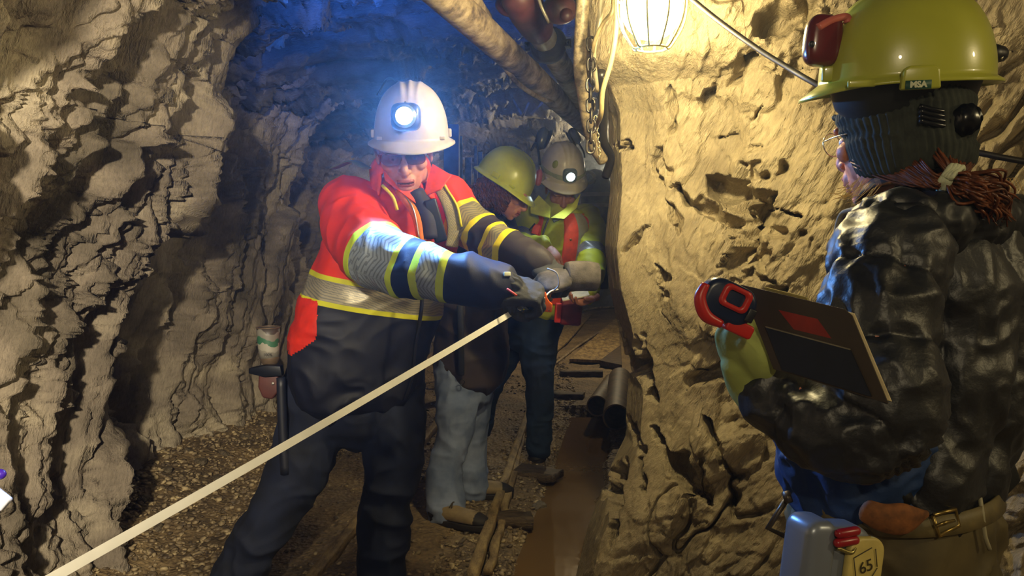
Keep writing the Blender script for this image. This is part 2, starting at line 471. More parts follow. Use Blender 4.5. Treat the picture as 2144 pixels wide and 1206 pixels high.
def build_cave():
    # left wall: v runs from the floor up and over the shoulder
    y = np.exp(np.linspace(math.log(0.75), math.log(13.6), 840)); s = np.linspace(0, 1, 420)
    Y, S = np.meshgrid(y, s, indexing='ij')
    zs = [0, .25, .5, .7, .85, 1.0]
    prof_z = np.interp(S, zs, [-0.15, .55, 1.15, 1.65, 2.1, 2.42])
    lean = np.interp(S, zs, [0.02, -.03, -.03, .03, .22, .62])
    wx = np.interp(Y, [0.75, 1.4, 2.2, 3.05, 3.25, 4.1, 4.5, 5.35, 5.6, 6.3, 7.0, 8.2, 13.6],
                   [-1.15, -1.32, -1.46, -1.50, -1.86, -1.88, -1.76, -1.60, -1.93, -1.9, -1.7, -1.0, -0.6])
    sh = 0.12 * np.sin(S * 9 + Y * 0.8) * 0.4
    X = wx + lean + sh
    surf('wall_left', np.stack([X, Y + 0.30 * (prof_z - 1.0), prof_z], -1), mat_rockL,
         lambda p: rockdisp(p, (0.05, 0.32, 1), (1, 0.5, -0.1), 3, big=.09, plate=.16, mid=.034, fine=.011, sizes=((1.1, .34, .35), (1.2, .17, .25), (.42, .062, .08), (.15, .024, .03)), crack=.08), flip=False)
    # right rock, a pillar whose edge stands beside the track
    zt = [-.2, .0, .18, .36, .50, .70, .9, 1.05, 1.2, 1.4, 1.66, 1.75, 1.82, 2.05, 2.45]
    xc = [.22, .215, .26, .33, .40, .415, .38, .345, .33, .345, .335, .30, .24, .2, .1]
    up = [0, 0, 0, 0, 0, 0, 0, 0, 0, 0, .0, .02, .10, .12, .2]        # the ledge above the hollow
    s = np.concatenate([np.linspace(0, .35, 110, endpoint=False), np.linspace(.35, .93, 620, endpoint=False), np.linspace(.93, 1, 40)])
    z = np.linspace(-.2, 2.45, 580)
    Sg, Z = np.meshgrid(s, z, indexing='ij')
    XC = np.interp(Z, zt, xc); UP = np.interp(Z, zt, up)
    ks = [0, .2, .33, .40, .44, .52, .62, .75, .88, 1]
    kx = [1.25, .62, .08, .0, .05, .22, .50, .95, 1.6, 2.6]           # added to the corner x (first two absolute-ish)
    ky = [13.4, 5.2, 3.3, 2.85, 2.66, 2.52, 2.42, 2.2, 1.9, 0.5]
    kx0 = [1.75, .62, .24, 0.02, .04, .2, .46, .9, 1.5, 2.4]
    from bisect import bisect
    X = XC + np.interp(Sg, ks, kx0); Yv = np.interp(Sg, ks, ky)
    led = np.interp(Sg, [.38, .45, .6, .72], [0, 1, 1, .5])
    Yv = Yv - UP * led - 0.10 * np.interp(Z, [-.2, .2, .6, 1.1, 2.4], [1.6, 1.1, 0.4, 0, 0])
    # hollow under the ledge and the fold right of it
    hol = np.exp(-((Z - 1.45) / .3) ** 2) * np.interp(Sg, [.42, .48, .585, .60], [0, 1, 1, 0])
    Yv = Yv + .07 * hol
    # long crack running down the face
    surf('wall_right', np.stack([X, Yv, Z], -1), mat_rockR,
         lambda p: rockdisp(p, (0.45, -0.1, 1), (0.3, 1, -0.2), 41, big=.06, plate=.08, mid=.025, fine=.008, sizes=((1.1, .6, .5), (.8, .42, .4), (.3, .11, .12), (.08, .03, .03)), und=.04, crack=.06) * np.clip(.12 + .88 * (p[:, 0] - np.interp(p[:, 2], zt, xc) + .02) / np.interp(p[:, 2], [.5, 1.0], [.2, .42]), .12, 1) * np.interp(p[:, 1], [2.45, 2.62], [1, .3]) - carve(p), flip=False)
    # ceiling
    y = np.exp(np.linspace(math.log(0.9), math.log(13.6), 480)); s = np.linspace(0, 1, 330)
    Y, S = np.meshgrid(y, s, indexing='ij')
    xl = np.interp(Y, [0.75, 3, 6, 8.2, 13.6], [-1.5, -1.65, -1.8, -1.2, -.8]); xr = np.interp(Y, [0.75, 2, 3, 5.2, 13.6], [3.0, 2.2, .75, 1.1, 2.5])
    X = xl + (xr - xl) * S
    Z = 2.36 + .1 * np.sin(np.pi * S) - .025 * (Y - 3) - .28 * (1 - S) ** 6 - .2 * S ** 8
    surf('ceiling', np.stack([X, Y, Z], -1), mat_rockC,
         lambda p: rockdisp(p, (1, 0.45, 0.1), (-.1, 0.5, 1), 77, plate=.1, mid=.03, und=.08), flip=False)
    # far end of the drift
    x = np.linspace(-2.2, 3.0, 240); z = np.linspace(-.2, 2.5, 150)
    X, Z = np.meshgrid(x, z, indexing='ij')
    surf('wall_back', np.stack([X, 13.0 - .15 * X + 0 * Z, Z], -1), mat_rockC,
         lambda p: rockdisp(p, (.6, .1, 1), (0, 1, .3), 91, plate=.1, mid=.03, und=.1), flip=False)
    # wall behind the photographer closes the bay
    x = np.linspace(-2.2, 3.2, 90); z = np.linspace(-.2, 2.6, 60)
    X, Z = np.meshgrid(x, z, indexing='ij')
    surf('wall_front', np.stack([X, -1.6 + 0 * X, Z], -1), mat_rockL, lambda p: rockdisp(p, (.3, .1, 1), (0, 1, .3), 19, plate=.1, mid=.03), flip=True)
    for nm, xx in (('wall_side', -1.35), ('wall_bay', 2.75)):
        y = np.linspace(-1.7, 1.0, 60)
        Yg, Z = np.meshgrid(y, np.linspace(-.2, 2.6, 60), indexing='ij')
        surf(nm, np.stack([xx + 0 * Yg, Yg, Z], -1), mat_rockL, lambda p: rockdisp(p, (.1, .3, 1), (1, .3, .0), 23, plate=.1, mid=.03), flip=(xx > 0))
    x = np.linspace(-2.2, 3.2, 90); y = np.linspace(-1.7, 1.1, 60)
    X, Yg = np.meshgrid(x, y, indexing='ij')
    surf('ceiling_bay', np.stack([X, Yg, 2.42 + 0 * X], -1), mat_rockC, lambda p: rockdisp(p, (.9, .3, .1), (0, 0, 1), 29), flip=True)

def floor_h(x, y):
    """ground height: packed dirt, heaps at the walls, the ditch"""
    p = np.stack([x, y, 0 * x], 1)
    h = 0.02 * fbm(p * 1.5, 5, 3) + .008 * vnoise(p * 12, 9) + .004 * vnoise(p * 40, 12)
    h = h + .10 * np.clip((-x - 1.25 + .05 * vnoise(p * 4, 3)) / .45, 0, 1)
    dx = x - ditch_x(y) + .03 * vnoise(p * 5, 31)
    h = h - .10 * np.clip(1 - np.abs(dx) / .17, 0, 1) ** .6 * (y < 5.4)
    return h

def ditch_x(y):
    return np.interp(y, [0.5, 2.0, 2.78, 3.4, 4.2, 5.1, 6], [.02, .05, .13, .24, .38, .52, .6])

def build_floor():
    k = M('packed_dirt'); v = k.coords()
    n = k.noise(v, 3, 6, .6); n2 = k.noise(v, 60, 4)
    c = k.ramp(n, [(.35, lin('#4a3c2a')), (.5, lin('#735f42')), (.68, lin('#97805a'))])
    mx = k.mix(.35, c, k.ramp(n2, [(.35, lin('#30261c')), (.7, lin('#a8926c'))]))
    k.col(mx); k.set(Roughness=.72)
    vo = k.n('ShaderNodeTexVoronoi'); k.l(v, vo.inputs['Vector']); vo.inputs['Scale'].default_value = 55
    k.nrm(k.bump(n2, .6, .01, k.bump(vo.outputs['Distance'], .6, .012)))
    y = np.exp(np.linspace(math.log(1.0), math.log(13.6), 600)) ; y = np.concatenate([np.linspace(-1.7, .99, 30), y])
    x = np.concatenate([np.linspace(-2.3, -2.0, 6, endpoint=False), np.linspace(-2.0, 1.4, 480), np.linspace(1.42, 3.2, 60)])
    X, Y = np.meshgrid(x, y, indexing='ij')
    Z = floor_h(X.ravel(), Y.ravel()).reshape(X.shape)
    o = mesh_obj('floor', np.stack([X, Y, Z], -1).reshape(-1, 3), grid_faces(*X.shape), k.m); o['kind'] = 'structure'
    # loose gravel
    rs = np.random.RandomState(4)
    ico_v, ico_f = [], []
    t = (1 + 5 ** .5) / 2
    iv = np.array([[-1, t, 0], [1, t, 0], [-1, -t, 0], [1, -t, 0], [0, -1, t], [0, 1, t], [0, -1, -t], [0, 1, -t], [t, 0, -1], [t, 0, 1], [-t, 0, -1], [-t, 0, 1]]) / 1.9
    ifc = np.array([[0, 11, 5], [0, 5, 1], [0, 1, 7], [0, 7, 10], [0, 10, 11], [1, 5, 9], [5, 11, 4], [11, 10, 2], [10, 7, 6], [7, 1, 8], [3, 9, 4], [3, 4, 2], [3, 2, 6], [3, 6, 8], [3, 8, 9], [4, 9, 5], [2, 4, 11], [6, 2, 10], [8, 6, 7], [9, 8, 1]])
    n = 26000
    yy = 2.2 + 5.5 * rs.rand(n) ** 1.5; xx = -1.85 + 2.7 * rs.rand(n)
    pn = vnoise(np.stack([xx, yy, 0 * xx], 1) * 1.6, 77)
    edge = (xx < -.95) | (np.abs(xx - ditch_x(yy) + .25) < .2)
    keep = (rs.rand(n) < np.clip(.35 + 1.2 * pn, .06, 1)) | edge
    keep &= np.abs(xx - ditch_x(yy) - .03) > .12
    keep &= (xx > np.interp(yy, [2.2, 3.05, 3.3, 4.1, 4.5, 5.4, 5.6, 7, 8.2], [-1.5, -1.52, -1.9, -1.9, -1.8, -1.65, -1.95, -1.75, -1.0]) - .02) & (xx < np.interp(yy, [2.2, 2.9, 3.3, 5.2, 9], [.12, .2, .32, .8, 1.3]))
    xx, yy = xx[keep], yy[keep]; n = len(xx)
    sz = (.005 + .011 * rs.rand(n) ** 2.2) * np.where(xx < -.95, 1.25, 1)
    V = iv[None] * (1 + .35 * (rs.rand(n, 12, 1) - .5)) * np.stack([np.ones(n), .5 + .6 * rs.rand(n), .3 + .35 * rs.rand(n)], 1)[:, None, :] * sz[:, None, None]
    a = rs.rand(n) * 6.28; tl = (rs.rand(n) - .5) * .9
    ca, sa = np.cos(a)[:, None], np.sin(a)[:, None]
    zz = V[..., 2] + V[..., 0] * np.sin(tl)[:, None]
    V = np.stack([V[..., 0] * ca - V[..., 1] * sa, V[..., 0] * sa + V[..., 1] * ca, zz], -1)
    base = np.stack([xx, yy, floor_h(xx, yy) + sz * .25], 1)
    V = (V + base[:, None, :]).reshape(-1, 3)
    Fc = (ifc[None] + 12 * np.arange(n)[:, None, None]).reshape(-1, 3)
    gm = M('gravel_stone'); v = gm.coords()
    gm.col(gm.ramp(gm.noise(v, 22, 2), [(.35, lin('#4a3e30')), (.5, lin('#7f6e54')), (.66, lin('#b3a07a'))])); gm.set(Roughness=.6)
    o = mesh_obj('gravel', V, Fc, gm.m, smooth=False)
    setp(o, 'loose grey brown gravel chips strewn over the tunnel floor', 'gravel', kind='stuff')
    # water in the ditch
    yy = np.linspace(2.0, 5.25, 60); L = []
    for q in yy:
        c = ditch_x(q); L += [(c - .135, q, -.035), (c + .16, q, -.035)]
    w = M('muddy_water'); w.col(lin('#6e5636')); w.set(Roughness=.06); v = w.coords((1, .5, 1)); w.nrm(w.bump(w.noise(v, 18, 2), .12, .01)); w.b.inputs['Specular IOR Level'].default_value = .6
    o = mesh_obj('ditch_water', L, [(2 * i, 2 * i + 1, 2 * i + 3, 2 * i + 2) for i in range(59)], w.m)
    setp(o, 'shallow brown muddy water lying in the ditch beside the rock pillar', 'water', kind='stuff')
    return iv, ifc

def bent_rock(center, size, rot, mat, seed, name, label, cat='rock', group=None):
    g = G(); g.ell((0, 0, 0), (1, 1, 1), nu=40, nv=24, power=.75)
    V = np.vstack(g.V)
    h, _ = facets(V * 1.6 + seed * 3.1, seed, 1.2)
    V = V * (1 + .28 * h + .06 * vnoise(V * 5, seed))[:, None] * np.array(size)
    Rm = np.array(Matrix.Rotation(rot[2], 3, 'Z') @ Matrix.Rotation(rot[1], 3, 'Y') @ Matrix.Rotation(rot[0], 3, 'X'))
    o = mesh_obj(name, V @ Rm.T + np.array(center), g.Fc, mat)
    return setp(o, label, cat, group)
build_cave(); IV, IF = build_floor()
# ---------------------------------------------------------------- figure building blocks
def seg(a, b, ra, rb, **kw):
    return Loft([(a, ra, ra), (b, rb, rb)], sub=4, **kw)

def hand_parts(wrist, fwd, back, side=1, s=1.0, curl=(.5, .6, .4), spread=.06, fat=1.0, thumb=.6, curls=None):
    """palm, four fingers and thumb; side=+1 puts the thumb on local +x"""
    R = rotm(fwd, back)
    def W(p): return np.asarray(wrist) + R @ (np.array(p) * s)
    out = []
    g = G(); g.ell(W((0, .055, -.002)), np.array([.041, .052, .017]) * s * np.array([fat, 1, fat]), R, power=.8); out.append(g)
    g = G(); g.ell(W((side * .026, .032, -.010)), np.array([.019, .032, .016]) * s * fat, R); out.append(g)
    out.append(Loft([(W((0, -.02, 0)), .029 * s, .020 * s), (W((0, .02, 0)), .031 * s, .019 * s), (W((0, .06, 0)), .038 * s, .015 * s)], side=R[:, 0], sub=4))
    xs = [.031, .0105, -.0105, -.030]; ln = [.070, .079, .074, .058]; rr = [.0090, .0093, .0088, .0078]
    tips = []
    for i in range(4):
        c = curls[i] if curls else curl
        p = np.array([side * xs[i], .092 - .004 * abs(i - 1) - (.006 if i == 3 else 0), .002]); a = .15; pts = [(W(p - np.array([0, .03, 0])), rr[i] * 1.1 * s * fat)]
        pts.append((W(p), rr[i] * 1.12 * s * fat))
        sp = side * spread * (1.5 - i)
        for j, (f, cc) in enumerate(zip((.44, .31, .25), c)):
            a += cc
            L = ln[i] * f
            for q in (.5, 1):
                pp = p + np.array([math.sin(sp) * L * q * math.cos(a), math.cos(sp) * L * q * math.cos(a), -L * q * math.sin(a)])
                pts.append((W(pp), rr[i] * (1.0 - .09 * j - (.03 if q == .5 else 0)) * s * fat))
            p = pp
        tips.append(W(p))
        out.append(Loft([(q, r, r) for q, r in pts], sub=3, n=14))
    t0 = np.array([side * .030, .022, -.008]); d = unit([side * (.75 - .3 * thumb), .75, -.35 - .6 * thumb])
    t1 = t0 + d * .032; d2 = unit([side * (.45 - .9 * thumb), .85, -.25 - .5 * thumb]); t2 = t1 + d2 * .030; d3 = unit([side * (.25 - 1.0 * thumb), .9, -.2 - .3 * thumb]); t3 = t2 + d3 * .022
    out.append(Loft([(W(t0), .013 * s * fat), (W(t1), .0118 * s * fat), (W(t2), .0105 * s * fat), (W(t3), .0085 * s * fat)], sub=3, n=14))
    return out

def head_parts(c, R, s=1.0, nose=1.0, fem=False):
    """blobs of a head; c = centre between the ears, R columns right, forward, up"""
    def W(p): return np.asarray(c) + R @ (np.array(p) * s)
    out = []
    def e(p, r, pw=1.0, nu=24, nv=14):
        g = G(); g.ell(W(p), np.array(r) * s, R, nu, nv, power=pw); out.append(g)
    e((0, -.014, .035), (.074, .094, .082)); e((0, .028, -.03), (.060, .066, .074)); e((0, .045, -.06), (.047, .045, .050))
    e((0, .071, -.098), (.019, .020, .016)); e((0, .05, -.085), (.036, .035, .024))
    for q in (-1, 1):
        e((q * .047, .012, -.062), (.017, .034, .028)); e((q * .042, .064, -.018), (.022, .022, .020)); e((q * .030, .082, .024), (.024, .012, .009))
        e((q * .030, .076, .004), (.013, .010, .009)); e((q * .0115, .100, -.032), (.0085, .0095, .0075))
        e((q * .075, -.006, -.005), (.007, .018, .031)); e((q * .079, -.010, .010), (.006, .012, .016))
    out.append(Loft([(W((0, .088, .018)), .0085 * s), (W((0, .098, -.004)), .0095 * s), (W((0, .112 * nose, -.026)), .0115 * s), (W((0, .100, -.038)), .010 * s)], sub=4, n=14))
    e((0, .084, -.060), (.030, .018, .026)); e((0, .0985, -.0585), (.022, .0075, .0045)); e((0, .0975, -.0685), (.018, .0080, .0055)); e((0, .086, -.080), (.022, .014, .010))
    return out

def skin_mat(name, base, rough=.5):
    k = M(name); v = k.coords(); n = k.noise(v, 40, 4); c = lin(base)
    k.col(k.ramp(n, [(.3, [c[0] * .80, c[1] * .66, c[2] * .62, 1]), (.7, c)])); k.set(Roughness=rough)
    k.b.inputs['Subsurface Weight'].default_value = .08; k.b.inputs['Subsurface Radius'].default_value = (.01, .004, .002)
    k.nrm(k.bump(k.noise(v, 400, 2), .25, .001)); return k.m

def body(parent, skin, lofts, head=None, hands=(), lips=None, vox_head=.0028, vox=.008, detail=None):
    """one mesh: skin of head, neck, trunk, limbs and hands"""
    Vs, Fs, mi, n = [], [], [], 0
    V, Fq, _ = remesh(lofts, vox, 4); Vs.append(V); Fs.append(np.asarray(Fq)); mi.append(np.zeros(len(Fq), int)); n += len(V)
    if head is not None:
        c, R, s, parts = head
        V, Fq, _ = remesh(parts, vox_head, 3); Fq = np.asarray(Fq)
        ctr = (V[Fq].mean(1) - c) @ R / s
        lip = (np.abs(ctr[:, 0]) < .024) & (ctr[:, 2] < -.053) & (ctr[:, 2] > -.075) & (ctr[:, 1] > .094 - 8 * ctr[:, 0] ** 2)
        mouth = (np.abs(ctr[:, 0]) < .023) & (np.abs(ctr[:, 2] + .0635) < .0022) & (ctr[:, 1] > .085)
        m = np.where(lip, 1, 0); m[mouth] = 2
        Vs.append(V); Fs.append(Fq + n); mi.append(m); n += len(V)
    for h in hands:
        V, Fq, _ = remesh(h, .0026, 2); Vs.append(V); Fs.append(np.asarray(Fq) + n); mi.append(np.zeros(len(Fq), int)); n += len(V)
    return mesh_obj('body', np.vstack(Vs), np.vstack(Fs), [skin, lips or skin, plain('mouth_line', '#3a1512', .6)], parent, True, np.concatenate(mi))

def eyes(parent, c, R, s=1.0):
    wm = plain('eye_white', '#d8d0c8', .25, bump=0); im = plain('eye_iris', '#2c2018', .2, bump=0)
    for q in (-1, 1):
        g = G(); g.ell(c + R @ (np.array([q * .030, .0815, .004]) * s), np.array([.0095, .0095, .0095]) * s, R)
        g.ell(c + R @ (np.array([q * .030, .0885, .003]) * s), np.array([.0042, .0030, .0042]) * s, R, mi=1)
        g.obj('eye', [wm, im], parent)

def helmet(parent, c, R, mat, s=1.0, brim=(.045, .014, .022), h=.150, a=(.112, .138), ridges=True, droop=.012, liner=None, name='helmet', slots=True):
    """hard hat; R columns right, forward, up; c centre of the rim plane"""
    nt, nz = 120, 44
    th = np.linspace(0, 2 * np.pi, nt, endpoint=False)
    rows = []
    cx, sy = np.cos(th), np.sin(th)
    A = np.abs(cx) ** 2.3 / a[0] ** 2.3 + np.abs(sy) ** 2.3 / a[1] ** 2.3
    rad = A ** (-1 / 2.3)
    bw = np.where(sy > 0, brim[1] + (brim[0] - brim[1]) * np.clip(sy, 0, 1) ** 3, brim[1] + (brim[2] - brim[1]) * np.clip(-sy, 0, 1) ** 2)
    for f in (1.0, .96, .5, .12, 0):          # brim rows, outside in
        r = rad + bw * f; z = -droop * f - (.004 if f == 1.0 else 0) - .018 * np.clip(sy, 0, 1) ** 4 * f
        rows.append(np.stack([cx * r, sy * r, z], 1))
    for k in range(1, nz + 1):
        t = k / nz * math.pi / 2
        zz = math.sin(t) ** 1.0; rr = math.cos(t) ** .82 if t < math.pi / 2 - 1e-6 else 0
        x, y = cx * rad * rr, sy * rad * rr; z = np.full(nt, h * zz ** .95)
        if ridges:
            up = np.clip((zz - .35) / .4, 0, 1)
            rid = .0035 * np.exp(-(x / .007) ** 2) + .003 * (np.exp(-((x - .033 - .12 * np.clip(-y, -.2, .2)) / .007) ** 2) + np.exp(-((x + .033 + .12 * np.clip(-y, -.2, .2)) / .007) ** 2))
            z = z + rid * up * 1.2
        rows.append(np.stack([x, y, z], 1))
    V = np.vstack(rows) * s; m = len(rows)
    fc = [(k * nt + i, k * nt + (i + 1) % nt, (k + 1) * nt + (i + 1) % nt, (k + 1) * nt + i) for k in range(m - 1) for i in range(nt)]
    o = mesh_obj(name, V @ R.T + c, fc, mat, parent)
    md = o.modifiers.new('w', 'WELD'); md.merge_threshold = .0002
    md = o.modifiers.new('t', 'SOLIDIFY'); md.thickness = .0028 * s; md.offset = -1
    if slots:
        for q in (-1, 1):
            g = G(); g.box(c + R @ (np.array([q * (a[0] + .0035), -.0, .014]) * s), np.array([.010, .040, .024]) * s, R)
            g.obj('accessory_slot', mat, o, bevel=.003 * s)
            g = G(); g.box(c + R @ (np.array([q * (a[0] * .80), .082, .006]) * s), np.array([.020, .03, .011]) * s, R)
            g.obj('chin_strap_lug', mat, o, bevel=.003 * s)
    if liner is not None:
        L = Loft([(c + R @ (np.array([0, 0, z]) * s), a[0] * .9 * s, a[1] * .9 * s) for z in (.004, .012, .02)], side=R[:, 0], sub=2, n=40)
        mesh_obj('headband', L.V, L.Fc, liner, o)
    return o

def cap_lamp(parent, c, R, s=1.0, em=(.75, .9, 1), strength=60, hexc='#3b4245', cable=None):
    """lamp head: rounded square housing, bezel, glowing lens; R forward = beam"""
    g = G(); g.ell(c, np.array([.032, .020, .030]) * s, R, 32, 20, power=.55)
    o = g.obj('cap_lamp', plain('lamp_housing' + hexc, hexc, .35), parent)
    L = Loft([(c + R @ (np.array([0, .016, 0]) * s), .026 * s), (c + R @ (np.array([0, .024, 0]) * s), .025 * s)], sub=1, n=32, cap='flat')
    mesh_obj('bezel', L.V, L.Fc, plain('lamp_bezel', '#9fb2b4', .25, .6), o)
    k = M('lamp_lens'); k.b.inputs['Emission Color'].default_value = (*em, 1); k.b.inputs['Emission Strength'].default_value = strength; k.col((.8, .9, 1, 1))
    g = G(); g.ell(c + R @ (np.array([0, .0245, 0]) * s), np.array([.0185, .004, .0185]) * s, R, 28, 10)
    g.obj('lens', k.m, o)
    return o

def shoe(parent, heel, toe, name='boot', upper='#8a7757', sole='#241d16', width=.048, height=.085, mats=None, laces=True):
    """a boot with welted sole, toe cap and laces; heel and toe are points on the ground"""
    heel = np.asarray(heel, float); toe = np.asarray(toe, float)
    f = unit(toe - heel); Ln = np.linalg.norm(toe - heel); R = rotm(f)
    def W(x, y, z): return heel + R @ np.array([x, y * Ln, z])
    K = [(W(0, .04, .045), .030, .035), (W(0, .12, .050), .036, .040), (W(0, .30, .050), .038, .040), (W(0, .5, .044), .042, .036), (W(0, .72, .040), .046, .032), (W(0, .88, .034), .042, .026), (W(0, .97, .028), .028, .018)]
    L = Loft(K, side=R[:, 0], sub=5, n=28)
    A = Loft([(W(0, .17, .045), .030, .034), (W(0, .17, .06), .028, .030), (W(0, .17, .07), .024, .024)], side=R[:, 0], sub=4, n=28)
    V, Fq, _ = remesh([L, A], .004, 3)
    c = V[np.asarray(Fq)].mean(1); lc = (c - heel) @ R
    toecap = (lc[:, 1] > .80 * Ln) | (lc[:, 2] < .030) | (lc[:, 1] < .08 * Ln)
    um = plain('boot_upper' + upper, upper, .75, bump=.4, bscale=200); sm = plain('boot_sole' + sole, sole, .7)
    o = mesh_obj(name, V, Fq, [um, sm], parent, True, toecap.astype(int))
    out = []
    for t in np.linspace(0, 1, 30, endpoint=False):
        a = 2 * math.pi * t; y = .5 + .53 * math.cos(a); wdt = width * (1.05 if y > .5 else .82) * abs(math.sin(a)) ** .55 * np.sign(math.sin(a))
        out.append((wdt, y * Ln))
    g = G(); g.prism(out, .026, (heel + np.array([0, 0, .013]), R[:, 0], R[:, 1], R[:, 2]))
    g.obj('sole', sm, o, bevel=.004)
    if laces:
        g = G()
        for i, y in enumerate((.36, .44, .52, .60)):
            z = .092 - .022 * i
            g.tube([W(-.026, y, z - .008), W(0, y + .02, z + .006), W(.026, y + .04, z - .008)], .0028, 8); g.tube([W(.026, y, z - .008), W(0, y + .02, z + .007), W(-.026, y + .04, z - .008)], .0028, 8)
        g.obj('laces', plain('lace', '#4d4436', .8), o)
    return o

# fabric with stripes laid out along the limb coordinate
def band_mat(name, stops, attr='tt', rough=.65, chev=None, space=None, sheen=0.0):
    """stops: (from this value on, colour hex); 'R' + hex marks reflective tape with a chevron weave"""
    k = M(name)
    if space is None:
        a = k.n('ShaderNodeAttribute'); a.attribute_name = attr; t = a.outputs['Fac']
    else:                                   # distance along a direction in the world
        g = k.n('ShaderNodeNewGeometry'); d = k.n('ShaderNodeVectorMath', operation='DOT_PRODUCT'); k.l(g.outputs['Position'], d.inputs[0]); d.inputs[1].default_value = tuple(space); t = d.outputs['Value']
    lo = stops[0][0]; hi = stops[-1][0] + .05
    mr = k.math('DIVIDE', k.math('SUBTRACT', t, lo), hi - lo)
    cs = [((v - lo) / (hi - lo), lin(h.lstrip('R'))) for v, h in stops]
    ms = [((v - lo) / (hi - lo), (1, 1, 1, 1) if h[0] == 'R' else (0, 0, 0, 1)) for v, h in stops]
    c = k.ramp(mr, cs, 'CONSTANT'); m = k.ramp(mr, ms, 'CONSTANT')
    v = k.coords(); n = k.noise(v, 12, 3)
    an = k.n('ShaderNodeAttribute'); an.attribute_name = 'aa'
    zig = k.math('PINGPONG', k.math('MULTIPLY', an.outputs['Fac'], 1.6), 1.0)
    ta = k.n('ShaderNodeAttribute'); ta.attribute_name = 'tt'
    ph = k.math('FRACT', k.math('ADD', k.math('MULTIPLY', ta.outputs['Fac'], 95.0), k.math('MULTIPLY', zig, 2.2)))
    st = k.math('MULTIPLY', k.math('GREATER_THAN', ph, .62), m)
    c = k.mix(k.math('MULTIPLY', st, .6), c, lin('#5d6468'))
    mx = k.n('ShaderNodeMix', data_type='RGBA', blend_type='MULTIPLY'); mx.inputs[0].default_value = .5
    k.l(c, mx.inputs[6]); k.l(k.ramp(n, [(.3, (.7, .7, .7, 1)), (.7, (1.1, 1.1, 1.1, 1))]), mx.inputs[7])
    k.col(mx.outputs[2])
    k.l(k.math('SUBTRACT', rough, k.math('MULTIPLY', m, .25)), k.b.inputs['Roughness'])
    k.l(k.math('MULTIPLY', m, .35), k.b.inputs['Metallic'])
    k.nrm(k.bump(k.noise(v, 350, 2), .2, .001))
    return k.m

def denim(name, hexc, dark):
    k = M(name); v = k.coords(); n = k.noise(v, 6, 4, .6)
    k.col(k.mix(k.math('MULTIPLY', k.noise(v, 500, 1), .35), k.ramp(n, [(.35, lin(dark)), (.65, lin(hexc))]), lin(dark)))
    k.set(Roughness=.85); k.nrm(k.bump(k.noise(v, 420, 2), .3, .001)); return k.m
